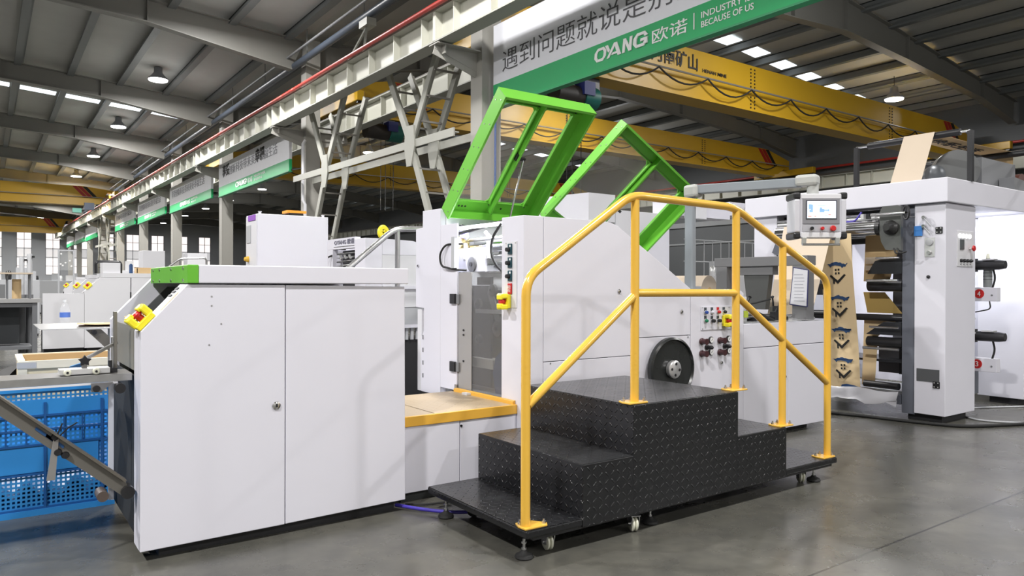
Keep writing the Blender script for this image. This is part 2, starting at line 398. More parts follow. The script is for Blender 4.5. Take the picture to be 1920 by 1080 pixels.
def view_mat():      # the daylit street seen through the far windows
    m = lampmat('window_daylight', (1, .93, .9), 1.25); N = m.node_tree.nodes; L = m.node_tree.links
    uv = N.new('ShaderNodeUVMap'); sp = N.new('ShaderNodeSeparateXYZ'); L.new(uv.outputs[0], sp.inputs[0])
    r = N.new('ShaderNodeValToRGB'); r.color_ramp.interpolation = 'CONSTANT'; mr = N.new('ShaderNodeMapRange'); mr.inputs[1].default_value = 2.2; mr.inputs[2].default_value = 6.95
    L.new(sp.outputs[1], mr.inputs[0]); L.new(mr.outputs[0], r.inputs[0]); e = r.color_ramp.elements
    e[0].color = (.9, .83, .8, 1); e[1].position = .38; e[1].color = (.42, .42, .43, 1)
    x = e.new(.62); x.color = (1, .9, .87, 1); L.new(r.outputs[0], N['Principled BSDF'].inputs['Emission Color']); return m
vm = view_mat()
for i, x in enumerate(WIN):
    m = MB()
    for q in (x, x + .66, x + 1.32): m.box(q, 94.98, 2.2, q + .04, 95.1, 6.95)
    for q in (2.2, 3.15, 4.1, 5.05, 6.0, 6.91): m.box(x, 94.98, q, x + 1.36, 95.1, q + .04)
    f = struct(m.build('window_%d' % (i + 1), mat('window_frame_paint', (.16, .17, .18), .5)))
    MB().box(x, 95.14, 2.2, x + 1.36, 95.16, 6.95).build('pane', vm, f)
# ------------------------------------------------------------------ columns between the two halls
NUM = ['nearest', 'second', 'third', 'fourth', 'fifth', 'sixth', 'seventh', 'eighth', 'ninth', 'tenth']
def column(i):
    y = COLY[i]; c = thing('steel_column', '', 'column', (7.2, y + .18, 0), 'steel columns between the two halls')
    m = MB(); m.box(7.0, y, 0, 7.03, y + .36, 7.75); m.box(7.37, y, 0, 7.4, y + .36, 7.75); m.box(7.03, y + .165, 0, 7.37, y + .195, 7.75)
    m.box(7.03, y + .004, 0, 7.37, y + .016, 7.75)
    m.build('shaft', col_m, c)
    MB().box(6.85, y - .12, 0, 7.55, y + .48, .04).build('base_plate', col_m, c)
    for s, xb in ((-1, 6.3), (1, 8.1)):
        m = MB(); xa = 7.0 if s < 0 else 7.4; z = BZ(y) - .02
        m.prism([(xa, z), (xb + s * .14, z), (xb + s * .14, z - .08), (xa, z - .34)], 'y', y + .165, y + .195)
        m.box(min(xa, xb + s * .16), y + .03, z - .02, max(xa, xb + s * .16), y + .33, z)
        m.bar((xb + s * .15, y + .18, z - .09), (xa, y + .18, z - .35), .18, .02, up=(0, 1, 0))
        m.box(xb - .01, y + .05, z - .16, xb + .01, y + .31, z); m.build('crane_bracket', col_m, c)
    lab = {1: 'grey steel column right of the white lattice brace, next to the green lid', 2: 'grey steel column left of the white lattice brace, above the white control cabinet',
           3: 'grey steel column between the two small banners, third from the right'}
    c['label'] = lab.get(i, 'grey steel column in the row between the halls, %s counted from the camera' % NUM[i - 1])
    return c
def BZ(y): return 5.22 + .0105 * (y - 8)           # underside of the runway beam
for i in range(1, 11): column(i)
# ------------------------------------------------------------------ crane runway beams, rail, pipes
def runway(x, label, s):
    t = thing('crane_runway_beam', label, 'beam', (x, 2, BZ(2)))
    Y0, Y1 = -2.0, 94.0; h = .54
    m = MB()
    def seg(x0, x1, dz0, dz1):
        m.add([(x0, Y0, BZ(Y0) + dz0), (x1, Y0, BZ(Y0) + dz0), (x1, Y1, BZ(Y1) + dz0), (x0, Y1, BZ(Y1) + dz0), (x0, Y0, BZ(Y0) + dz1), (x1, Y0, BZ(Y0) + dz1), (x1, Y1, BZ(Y1) + dz1), (x0, Y1, BZ(Y1) + dz1)],
              [(0, 3, 2, 1), (4, 5, 6, 7), (0, 1, 5, 4), (1, 2, 6, 5), (2, 3, 7, 6), (3, 0, 4, 7)])
    seg(x - .15, x + .15, 0, .025); seg(x - .17, x + .17, h - .03, h); m.build('flange', beam_m, t)
    m = MB(); seg(x - .012, x + .012, .025, h - .03); y = Y0 + .4
    while y < Y1:
        z = BZ(y); m.box(x - .14, y, z + .02, x + .14, y + .02, z + h - .03); y += 1.075
    for cy in COLY: z = BZ(cy); m.box(x - .15, cy + .14, z + .02, x + .15, cy + .22, z + h)
    m.build('web', beam_w, t)
    m = MB(); seg(x - .035, x + .035, h, h + .1); m.build('rail', mat('rail_steel', (.12, .11, .10), .5, .6), t)
    return t
runway(6.3, 'long cream crane runway beam under the red pipe, on the left hall side of the columns', -1)
runway(8.1, 'cream crane runway beam behind the columns, on the right hall side', 1)
runway(29.1, 'cream crane runway beam along the far right wall', 1)
runway(-14.75, 'cream crane runway beam along the far left wall', 1)
m = MB(); m.tube([(6.075, -2, BZ(-2) + .555), (6.075, 94, BZ(94) + .60)], .042, 12); rp = m.build('red_pipe', red_p); tag(rp, 'red pipe running along the top of the near crane runway beam', 'pipe')
m = MB(); m.tube([(29.6, -2, 6.25), (29.6, 94, 6.5)], .05, 10); tag(m.build('red_pipe', red_p), 'red pipe above the crane runway beam on the far right wall', 'pipe')
t = thing('overhead_duct', 'blue grey round duct hung under the roof beside the columns, above the red pipe', 'duct', (6.85, 8, 7))
m = MB(); m.tube([(6.75, 6, 6.98), (6.75, 94, 7.25)], .085, 14); m.build('pipe_run', duct_m, t)
for k in range(12): MB().tube([(6.75, 8 + 3.5 * k, 6.98 + .0107 * k + .08), (6.75, 8 + 3.5 * k, 7.75)], .01, 6).build('hanger_rod', purl_m, t)
m = MB(); m.tube([(6.55, 6, 7.16), (6.55, 94, 7.42)], .03, 8); m.build('conduit', grey_m, t)
t = thing('pipe_bracket', 'white triangular pipe hanger under the roof above the red pipe', 'bracket', (6.6, 14.9, 6.2))
m = MB(); m.bar((6.42, 15.2, BZ(15) + .66), (6.70, 14.75, 6.72), .05, .03); m.bar((6.70, 14.75, 6.72), (6.42, 14.3, BZ(15) + .66), .05, .03); m.build('strut', beam_m, t)
m = MB(); m.rbox((6.72, 14.75, 6.80), .22, .4, .16); m.build('clamp', beam_m, t)
# ------------------------------------------------------------------ portal bracing (two planes tied with rungs)
def brace(yo, label, sc=1):
    t = thing('portal_brace', label, 'brace', (7.2, yo + 3.9, 3.9)); zt = BZ(yo + 4) + .22
    for X, nm in ((6.66, 'near'), (7.18, 'far')):
        def b(n, p, q, wv=.15): MB().bar((X, yo + p[0], p[1]), (X, yo + q[0], q[1]), .03, wv, up=(0, 0, 1) if abs(p[1] - q[1]) < .5 else (0, 1, 0)).build(n, beam_m, t); k = MB(); k.bar((X + .05, yo + p[0], p[1]), (X + .05, yo + q[0], q[1]), .1, .02, up=(0, 0, 1) if abs(p[1] - q[1]) < .5 else (0, 1, 0)); k.build(n, beam_m, t)
        G1, G2 = (1.62, 3.86), (5.97, 3.92)
        b('brace_arm', G1, (2.65, zt)); b('brace_arm', G1, (.55, zt)); b('brace_arm', G2, (7.0, zt)); b('brace_arm', G2, (4.87, zt))
        b('brace_leg', G1, (.25, 1.2)); b('brace_leg', G2, (7.75, .6)); b('tie_beam', (0, 3.84), (8.2, 3.95))
        for g in (G1, G2):
            y, z = yo + g[0], g[1]; MB().prism([(y - .17, z + .35), (y + .15, z + .37), (y + .2, z - .05), (y + .1, z - .42), (y - .08, z - .42), (y - .22, z - .05)], 'x', X - .035, X - .005).build('gusset_plate', beam_m, t)
    for (p, q, n) in (((1.62, 3.86), (2.65, 5.3), 3), ((1.62, 3.86), (.55, 5.3), 3), ((5.97, 3.92), (7.0, 5.3), 3), ((5.97, 3.92), (4.87, 5.3), 3), ((1.62, 3.86), (.25, 1.2), 5), ((5.97, 3.92), (7.75, .6), 6)):
        for k in range(1, n + 1):
            f = k / (n + .5); y = yo + p[0] + (q[0] - p[0]) * f; z = p[1] + (q[1] - p[1]) * f; MB().bar((6.66, y, z), (7.18, y, z), .035, .035).build('rung', mat('rung_steel', (.2, .19, .17), .5), t)
    return t
brace(11.03, 'white steel lattice brace with two plates, between the two nearest grey columns')
brace(11.03 + 8.6 * 5, 'far white lattice brace in the column row, above the back machines at left')
m = MB(); m.tube([(7.25, 10.62, 5.0), (7.25, 10.62, .0)], .02, 8); tag(m.build('blue_cable', mat('blue_cable_sheath', (.03, .09, .3), .5)), 'blue cable running down the column beside the green lid', 'cable')
m = MB(); m.tube([(6.92, 19.09, 5.0), (6.86, 19.09, 4.9), (6.86, 19.09, 3.4), (6.92, 19.09, 3.3), (6.92, 19.09, 0)], .04, 8); tag(m.build('downpipe', white2), 'white pipe bending down the column above the white control cabinet', 'pipe')
# ------------------------------------------------------------------ banners
BX = 7.2
def logo(y0, z0, W, H, parent, m_):
    # wordmark drawn as polygons; reading direction -y on a face looking to -x
    S = W / 5.0; V = H; lay = [0]
    def P(pts):
        q = MB(); q.prism([(y0 - (x + .12 * z) * S, z0 + z * V) for x, z in pts], 'x', BX - .050 - .0007 * lay[0], BX - .043); lay[0] += 1; return q
    q = MB()
    def add(pts): n = P(pts); q.add(n.v, n.f)
    def ring(x0, x1, t, gap=None):
        c = .28; o = [(x0 + c, 0), (x1 - c, 0), (x1, .3), (x1, .7), (x1 - c, 1), (x0 + c, 1), (x0, .7), (x0, .3)]
        i = [(x0 + c + t * .3, .2), (x1 - c - t * .3, .2), (x1 - t, .36), (x1 - t, .64), (x1 - c - t * .3, .8), (x0 + c + t * .3, .8), (x0 + t, .64), (x0 + t, .36)]
        for k in range(8):
            if gap and k in gap: continue
            j = (k + 1) % 8; add([o[k], o[j], i[j], i[k]])
    ring(0, 1.15, .26)
    add([(1.0, 1), (1.28, 1), (1.55, .55), (1.38, .42)]); add([(1.28, 0), (1.5, 0), (2.12, 1), (1.86, 1)])      # Y with the long stroke
    add([(1.86, 1), (2.16, 1), (2.66, 0), (2.34, 0)]); add([(1.72, .16), (2.4, .16), (2.33, .32), (1.84, .32)])      # A
    add([(2.76, 0), (2.76, 1), (2.99, 1), (2.99, 0)]); add([(2.99, 1), (3.36, .42), (3.36, 0), (2.99, .62)]); add([(3.36, 0), (3.36, 1), (3.59, 1), (3.59, 0)])      # N
    ring(3.75, 5.0, .28, gap=(2,)); add([(4.4, .55), (5.0, .55), (5.0, .36), (4.4, .36)]); add([(4.74, 0.12), (5.0, .12), (5.0, .5), (4.74, .5)])
    return q.build('wordmark', m_, parent)
def banner(y0, y1, zb, gh, H, label, near=False):
    global BX
    BX = 7.2 if near else 6.86
    t = thing('hanging_banner', label, 'banner', (BX, (y0 + y1) / 2, zb))
    MB().box(BX - .04, y0, zb + gh, BX + .04, y1, zb + H).build('white_field', ban_w if near else ban_w2, t); MB().box(BX - .041, y0, zb, BX + .041, y1, zb + gh).build('green_band', ban_g, t)
    MB().box(BX - .06, y0 + .0, zb - .02, BX + .06, y1, zb + .004).build('bottom_rail', mat('banner_rail', (.02, .25, .1), .5), t)
    return t
bA = banner(2.5, 10.55, 4.22, .40, 1.42, 'large white and green banner overhead with dark Chinese writing, nearest the camera', True)
text('slogan', '遇到问题就说是别人的问题', (BX - .046, 10.27, 4.78), NX, Z, 5.75, .36, ink, bA, bold=-.008)
logo(7.95, 4.36, 1.05, .19, bA, paintw)
text('lettering', '欧诺', (BX - .046, 6.82, 4.335), NX, Z, .60, .19, paintw, bA, bold=.006)
text('lettering', 'INDUSTRY IS REAL', (BX - .046, 6.0, 4.44), NX, Z, 1.05, .078, paintw, bA, bold=.01)
text('lettering', 'BECAUSE OF US', (BX - .046, 6.0, 4.325), NX, Z, .76, .078, paintw, bA, bold=.01)
MB().box(BX - .05, 6.105, 4.335, BX - .042, 6.12, 4.54).build('divider', paintw, bA)
BAY = [('second banner, white and green, between the second and third columns', 2), ('third white and green banner, one bay beyond the one over the control cabinet', 3), ('fourth white and green banner in the row between the columns', 4),
       ('fifth white and green banner, just right of the far lattice brace', 5), ('sixth white and green banner, small, just left of the far lattice brace', 7), ('seventh white and green banner far down the column row', 8), ('farthest and smallest white and green banner in the column row', 9)]
for lab, i in BAY:
    y0, y1 = COLY[i] + .80, COLY[i + 1] - .30; zb = 4.30 + .010 * (COLY[i] - 19)
    if i > 5: y0 += .1
    b = banner(y0, y1, zb, .33, 1.12, lab)
    for (yb, yc) in ((y0, COLY[i] + .355), (y1, COLY[i + 1] + .005)):
        for zz in (zb + 1.02, zb + .03): MB().bar((BX + .02, yb, zz), (7.01, yc, zz), .03, .03).build('hanger_arm', blackm, b)
    if i < 6:
        text('slogan', '享受创新科技带来美好幸福生活', (BX - .046, y1 - .5, zb + .62), NX, Z, 6.0, .32, mat('faded_ink', (.3, .3, .33), .6), b)
        if i == 2:
            text('slogan', '享受', (BX - .05, y1 - .55, zb + .64), NX, Z, .9, .40, blk_ink, b, bold=.03); text('slogan', '幸福', (BX - .05, y1 - 4.4, zb + .64), NX, Z, .9, .40, blk_ink, b, bold=.03)
        logo(y1 - 2.2, zb + .1, 1.3, .17, b, paintw); text('lettering', '欧诺', (BX - .046, y1 - 3.6, zb + .1), NX, Z, .5, .17, paintw, b)
        text('lettering', 'INDUSTRY IS REAL', (BX - .046, y1 - 4.3, zb + .2), NX, Z, 1.1, .07, paintw, b); text('lettering', 'BECAUSE OF US', (BX - .046, y1 - 4.3, zb + .09), NX, Z, .8, .07, paintw, b)
# ------------------------------------------------------------------ bridge cranes
def crane(y, x0, x1, z, h, label, loops=True, writing=False, hoist=None, tap=.8):
    t = thing('bridge_crane', label, 'crane', ((x0 + x1) / 2, y, z))
    rt = BZ(y) + .66; zc = rt + .33
    m = MB(); m.prism([(x0, zc), (x0 + .42, zc), (x0 + .8, z + .12), (x0 + 1.5, z), (x1 - 1.5, z), (x1 - .8, z + .12), (x1 - .42, zc), (x1, zc), (x1, max(zc + .12, z + h - tap * .45)), (x1 - 1.6, z + h), (x0 + 1.6, z + h), (x0, max(zc + .12, z + h - tap * .45))], 'y', y, y + .42)
    m.box(x0 + 1.2, y - .1, z - .02, x1 - 1.2, y + .5, z + .03); m.box(x0 + 1.0, y - .03, z + h * .36, x1 - 1.0, y, z + h * .36 + .03); m.build('girder', crane_y, t)
    for k in range(2):
        m = MB()
        xs_ = x0 + (x1 - x0) * (k + 1) / 3 + 1.2
        for j in range(12):
            m.cyl((xs_, y - .012, z + .1 + (h - .2) * j / 11), (xs_, y, z + .1 + (h - .2) * j / 11), .025, 6); m.cyl((xs_ + .16, y - .012, z + .1 + (h - .2) * j / 11), (xs_ + .16, y, z + .1 + (h - .2) * j / 11), .025, 6)
        m.build('splice_plate', blk_ink, t)
    for (s, xc) in ((1, x0 + 1.5), (-1, x1 - 1.5)):
        for q, mm in ((0, blk_ink), (.26, crane_r), (.52, crane_r)):
            m = MB(); a = xc + s * q; m.prism([(a, z + h - .02), (a + s * .22, z + h - .02), (a + s * .22 + .6, z + h * .4), (a + .6, z + h * .4)], 'y', y - .008, y - .001); m.build('warning_stripe', mm, t)
    for xc in (x0, x1):
        m = MB(); m.rbox((xc + (.1 if xc == x0 else -.1), y + .2, rt + .19), .22, 3.0, .27); m.build('end_carriage', crane_y, t, bev=.02)
        for q in (-1.2, 1.6):
            MB().cyl((xc + (.04 if xc == x0 else -.16), y + q, rt + .08), (xc + (.16 if xc == x0 else -.04), y + q, rt + .08), .08, 16).build('travel_wheel', blackm, t)
        m = MB(); m.cyl((xc + (.22 if xc == x0 else -.22), y + 1.2, rt + .2), (xc + (.55 if xc == x0 else -.55), y + 1.2, rt + .2), .12, 14); m.build('drive_motor', blackm, t)
    m = MB(); m.tube([(x0 + .3, y - .18, z + h * .42), (x1 - .3, y - .18, z + h * .42)], .025, 6)
    m.build('cable_track', mat('track_steel', (.35, .33, .3), .4, .5), t)
    m = MB(); n = 11; pts = []
    for k in range(n if loops else 0):
        a = x0 + 1.2 + (x1 - x0 - 2.4) * k / n; b = x0 + 1.2 + (x1 - x0 - 2.4) * (k + 1) / n
        for j in range(9):
            u = j / 8; pts.append((a + (b - a) * u, y - .2, z + h * .40 - .30 * (1 - (2 * u - 1) ** 2) * (1 if k % 2 else .85)))
    if loops: m.tube(pts, .022, 6); m.build('festoon_cable', rubber, t)
    if hoist:
        hx, hz = hoist; hy = y + .2
        hb = MB(); hb.cyl((hx + .15, hy - .35, hz), (hx + .55, hy - .35, hz), .25, 20); hb.build('hoist_motor', teal, t); hb = MB(); hb.cyl((hx - .55, hy - .35, hz), (hx + .149, hy - .35, hz), .22, 20); hb.build('rope_drum', mat('brown_black_drum', (.03, .025, .022), .5), t)
        MB().box(hx + .05, hy - .63, hz + .0, hx + .35, hy - .3, hz + .28).build('hoist_cap', mat('navy_cap', (.02, .03, .16), .4), t)
        m = MB(); m.box(hx + .1, hy - .2, hz + .15, hx + .45, hy + .1, hz + .45); m.build('junction_box', grey_l, t)
        m = MB(); m.box(hx - .3, hy - .15, hz + .1, hx + .9, hy + .2, z + .0); m.build('trolley', blackm, t)
        m = MB(); [m.tube([(hx + q, hy, hz), (hx + q, hy, hz - 2.2)], .01, 5) for q in (.1, .25, .5)]; m.build('hoist_rope', blackm, t)
    return t
c1 = crane(12.0, 8.0, 29.2, 5.72, 1.2, 'nearest yellow bridge crane across the right hall, with black Chinese writing', hoist=(10.1, 5.15))
text('lettering', '河南矿山', (12.55, 11.985, 6.40), NY, Z, 1.62, .40, blk_ink, c1, bold=.010)
text('lettering', 'HENAN MINE', (14.35, 11.985, 6.42), NY, Z, .92, .085, blk_ink, c1, bold=.01)
crane(19.5, 8.0, 29.2, 5.98, 1.12, 'second yellow bridge crane across the right hall, seen behind the green lids', hoist=(9.3, 5.55))
c3 = crane(50.0, -14.85, 6.4, 5.85, 1.1, 'larger yellow bridge crane in the left hall, with a red stripe', loops=False)
m = MB(); m.box(4.15, 49.6, 5.35, 4.6, 49.9, 5.6); m.build('control_box', mat('mint_box', (.2, .62, .5), .4), c3)
m = MB(); m.box(4.75, 49.6, 5.55, 5.25, 50.1, 5.95); m.build('winch', mat('winch_paint', (.1, .13, .2), .4), c3)
crane(77.5, -14.85, 6.4, 5.75, 1.3, 'farther yellow bridge crane low over the far windows, left hall', loops=False)
crane(33.0, 8.0, 29.2, 5.98, 1.12, 'third yellow bridge crane far back in the right hall', hoist=None)
# ------------------------------------------------------------------ high bay lamps
def lamp(x, y, z, label, s=1.0):
    t = thing('high_bay_lamp', label, 'lamp', (x, y, z), 'high bay lamps under the roof')
    MB().lathe([(.07, .42), (.12, .38), (.13, .22), (.2, .12), (.30, .02), (.30, 0), (.285, 0), (.19, .11), (.1, .2)][::-1] if False else [(.285, .0), (.30, 0), (.30, .03), (.2, .13), (.13, .22), (.12, .38), (.07, .42)], (x, y, z)).build('lamp_shade', mat('lamp_housing', (.25, .26, .28), .4), t)
    MB().lathe([(.28, -.035), (.285, 0)], (x, y, z)).build('lens', lamp_e, t)
    MB().cyl((x, y, z + .4), (x, y, z + .75), .012, 6).build('hanging_rod', blackm, t)
    return t
for (x, y) in LAMP_SPOTS:
    if y < 2 or (x < 0 and y < 66) or (x > 20 and y > 20): continue
    z = 7.7 if x < 20 else 7.35
    row = {68.7: 'far down the left hall between the yellow cranes', 77.3: 'far down the left hall behind the second yellow crane', 85.9: 'at the far end of the left hall', 85.0: 'added at the far end of the right hall', 8.5: 'in the %s hall, overhead near the first rafter', 17.1: 'in the %s hall, hidden by the rafters', 25.7: 'at left, the largest and nearest one', 34.3: 'at left, second from the nearest', 42.9: 'at left, third from the nearest', 51.5: 'at left, fourth from the nearest', 60.1: 'at left, just above the yellow cranes',
           12.4: 'small and high at the right above the yellow crane', 33.6: 'in the right hall, behind the lattice brace', 42.2: 'in the right hall, rightmost below the banners', 50.8: 'in the right hall, second from right below the banners', 59.0: 'in the right hall, third from right below the banners', 66.6: 'in the right hall, fourth from right below the banners', 74.6: 'in the right hall, farthest below the banners'}.get(y, 'in the %s hall roof')
    if x < 0: row = {68.7: 'added far down the left hall, left one of a pair', 85.9: 'added at the far left end of the left hall'}[y]
    lamp(x, y, z, 'round white high bay lamp ' + (row % ('left' if x < 7 else 'right') if '%s' in row else row))
# ================================================================== STEP PLATFORM WITH YELLOW RAILING
YF, YB = 2.43, 3.27
sp_ = thing('mobile_step_platform', 'black tread plate stair platform on casters with yellow railing, in the foreground', 'step platform', (2.9, 2.85, 0))
m = MB(); m.box(2.435, YF, .092, 3.20, YB, .598); m.build('top_box', tread_b, sp_, bev=.002)
m = MB(); m.box(2.128, YF, .092, 2.435, YB, .365); m.build('step_box', tread_b, sp_, bev=.002)
m = MB(); m.box(3.200, YF, .092, 3.625, YB, .365); m.build('step_box', tread_b, sp_, bev=.002)
for (a, b, z, e) in ((2.437, 3.198, .5985, 0), (2.13, 2.434, .3655, 0), (3.202, 3.623, .3655, 0)):
    MB().box(a, YF + .004, z, b, YB - .004, z + .0015).build('tread_surface', tread_t, sp_)
for (a, b) in ((1.822, 2.127), (3.626, 4.135)):
    MB().box(a, YF, .098, b, YB, .131).build('base_tray', tread_b, sp_, bev=.006); MB().box(a + .004, YF + .004, .1312, b - .004, YB - .004, .133).build('tread_surface', tread_t if a > 3 else tread_b, sp_)
MB().box(1.87, YF + .02, .080, 4.11, YB - .03, .098).build('chassis_frame', blackm, sp_)
S = 2.475 / 2.45; RY = 2.475
def rp(x, z): return (x * S, RY, 1.15 + (z - 1.15) * S)
r_ = .0205
m = MB(); m.tube([rp(1.829, .15), rp(1.829, 1.18), rp(2.435, 1.572), rp(3.185, 1.563), rp(4.056, 1.19), rp(4.062, .15)], r_, 16, fillet=.075); m.build('handrail', yellow, sp_)
for (x, z0, z1) in ((2.462, .604, 1.55), (3.203, .604, 1.545), (3.613, .37, 1.37)):
    m = MB(); m.tube([rp(x, z0), rp(x, z1)], r_, 16); m.build('post', yellow, sp_)
for (a, b) in (((1.84, .652), (2.45, 1.10)), ((2.47, 1.118), (3.195, 1.115)), ((3.21, 1.10), (4.05, .585))):
    m = MB(); m.tube([rp(*a), rp(*b)], .0195, 16); m.build('mid_rail', yellow, sp_)
for (x, z) in ((1.829, .133), (2.462, .600), (3.203, .600), (3.613, .367), (4.062, .133)):
    cx = x * S; cx = min(max(cx, 1.885), 4.075)
    m = MB(); m.prism([(cx - .062, YF + .01), (cx + .05, YF + .006), (cx + .066, YF + .03), (cx + .02, YF + .10), (cx - .05, YF + .10), (cx - .066, YF + .06)], 'z', z, z + .008); f = m.build('base_flange', yellow, sp_, bev=.002)
    for (dx, dy) in ((-.045, .075), (.048, .028), (.012, .085)):
        m = MB(); m.cyl((cx + dx, YF + dy, z + .008), (cx + dx, YF + dy, z + .017), .009, 6); m.cyl((cx + dx, YF + dy, z + .017), (cx + dx, YF + dy, z + .026), .0045, 8); m.build('bolt', steel, f)
for (x, y) in ((1.852, 2.49), (2.62, 2.50), (3.985, 2.49), (1.86, 3.15), (2.63, 3.2), (4.0, 3.2)):
    f = MB().lathe([(.036, 0), (.040, .006), (.036, .016), (.016, .026), (.011, .034)], (x, y, 0)).build('levelling_foot', rubber, sp_)
    m = MB(); m.cyl((x, y, .03), (x, y, .082), .006, 10); m.cyl((x, y, .036), (x, y, .045), .011, 6); m.cyl((x, y, .062), (x, y, .07), .011, 6); m.build('threaded_stem', steel, f)
def caster(x, y, a=0, wheel=nylon):
    c = MB(); R = Matrix.Rotation(a, 3, 'Z'); T = lambda p: tuple(Vector((x, y, 0)) + R @ Vector(p))
    for s in (-1, 1): c.prism([(-.022, .03), (.014, .024), (.034, .07), (.028, .08), (-.034, .08), (-.034, .062)], 'y', s * .018 - .0015, s * .018 + .0015)
    c.box(-.034, -.024, .076, .034, .024, .08); c.v = [T(p) for p in c.v]
    f = c.build('caster', steel, sp_)
    w_ = MB()
    for s in (-1, 1): w_.lathe([(.007, 0), (.031, .0), (.036, .003), (.036, .010), (.031, .013), (.007, .013)], T((0, s * .0085 - .0065, .0365)), tuple(R @ Vector((0, 1, 0))), 24)
    w_.build('wheel', wheel, f); MB().cyl(T((0, -.026, .0365)), T((0, .026, .0365)), .006, 8).build('axle', steel, f)
caster(1.995, 2.51, 1.35); caster(2.475, 2.47, 1.2); caster(3.90, 2.52, 1.0); caster(1.98, 3.08, .2, rubber); caster(3.95, 3.1, .5, rubber)
# ================================================================== DELIVERY CABINET (left)
cab = thing('delivery_cabinet', 'large white machine cabinet with sloped left side and green corner on top', 'machine cabinet', (1.13, 3.8, 0))
FY = 3.35
out = [(.520, .045), (.522, .955), (.702, 1.152), (1.121, 1.150), (1.121, .050)]
MB().prism(out, 'y', FY, FY + .045).build('front_door', white, cab, bev=.003)
MB().prism([(1.1255, .050), (1.1255, 1.150), (1.735, 1.1435), (1.741, .060)], 'y', FY + .004, FY + .045).build('front_door', white, cab, bev=.003)
MB().box(1.70, FY + .046, .06, 1.735, 4.25, 1.14).build('end_panel', white, cab)
fw = [(.52, .06), (.52, .975), (.74, 1.215), (1.735, 1.215), (1.735, .06)]
MB().prism(fw, 'y', 4.20, 4.25).build('rear_panel', white, cab)
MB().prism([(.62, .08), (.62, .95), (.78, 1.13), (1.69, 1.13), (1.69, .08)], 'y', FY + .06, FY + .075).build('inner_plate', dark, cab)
MB().prism([(.60, .08), (.60, .95), (.78, 1.14), (1.69, 1.14), (1.69, .08)], 'y', 4.18, 4.198).build('inner_plate', mat('inner_grey', (.12, .125, .13), .5), cab)
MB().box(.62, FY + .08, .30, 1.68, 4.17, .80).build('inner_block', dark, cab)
MB().box(.745, FY - .012, 1.157, 1.748, 4.19, 1.236).build('top_cover', white, cab, bev=.004)
g = MB().box(.700, FY - .012, 1.157, .7445, 4.19, 1.236).build('green_corner', green_c, cab, bev=.003)
m = MB()
for y in (3.42, 3.68, 3.95, 4.12):
    for z in (1.17, 1.222): MB().cyl((.696, y, z), (.701, y, z), .007, 10).build('screw', steel, g)
MB().box(.60, FY + .05, .0, 1.70, 4.15, .06).build('plinth', dark, cab)
def lock(x, y, z, parent, ax='y', r=.013):
    d = (0, -1, 0) if ax == 'y' else (-1, 0, 0); l = MB().lathe([(r, 0), (r, .005), (r * .7, .008)], (x, y, z), d, 18).build('lock', chrome, parent)
    e = Vector(d) * .0085; c = Vector((x, y, z)) + e; m = MB(); m.rbox(c, r * .45 if ax == 'y' else .003, .003 if ax == 'y' else r * .45, r * .9); m.build('key_slot', black, l)
lock(1.081, FY, .601, cab, r=.018)
MB().box(.5205, FY + .0455, .045, .532, 3.50, .953).build('side_return', white, cab); MB().prism([(.522, .955), (.702, 1.152), (.712, 1.146), (.533, .950)], 'y', FY + .0455, 3.50).build('slope_return', white, cab)
for (x, z) in ((.80, 1.06), (.84, .98), (.79, .89), (.80, 1.10)): MB().cyl((x, FY - .0015, z), (x, FY, z), .0035, 8).build('rivet', steel, cab)
def estop(name, c, n, up, label=None, parent=None, s=1.0):
    # mushroom button in a yellow two-armed guard; n outward, up = open direction
    n = Vector(n).normalized(); u = Vector(up).normalized(); a = u.cross(n).normalized(); c = Vector(c)
    t = MB(); Mx = Matrix((a, u, n)).transposed()
    t.rbox(c + n * .012 * s, .070 * s, .085 * s, .024 * s, M=Mx)
    g_ = t.build(name, yel_e, parent, bev=.004 * s)
    for q in (-1, 1):
        t = MB(); t.rbox(c + u * q * .034 * s + n * .040 * s, .060 * s, .030 * s, .050 * s, M=Mx); t.build('guard_arm', yel_e, g_, bev=.007 * s)
        t = MB(); t.rbox(c + u * q * .027 * s + n * .060 * s, .050 * s, .030 * s, .018 * s, M=Mx); t.build('guard_lip', yel_e, g_, bev=.005 * s)
    MB().lathe([(.014 * s, 0), (.014 * s, .02 * s), (.022 * s, .022 * s), (.023 * s, .030 * s), (.016 * s, .038 * s)], c + n * .022 * s, n, 20).build('button', red, g_)
    return g_
sl = Vector((.702 - .522, 0, 1.152 - .955)).normalized(); ns = Vector((-sl.z, 0, sl.x))
estop('emergency_stop', Vector((.552, 3.40, .989)) + ns * .0, tuple(ns), tuple(sl), parent=cab, s=1.05)
m = MB(); m.prism([(.60, 1.043), (.668, 1.118), (.672, 1.114), (.604, 1.04)], 'y', FY + .006, FY + .036); m.build('cable_cover', kraft_l, cab)
m = MB(); [m.rbox(Vector((.655, 3.46, 1.102)) + sl * (.016 * k) + ns * .002, .012, .05, .003, ry=-.83) for k in (0, 1.4, 2.6)]; m.build('warning_label', ink, cab)
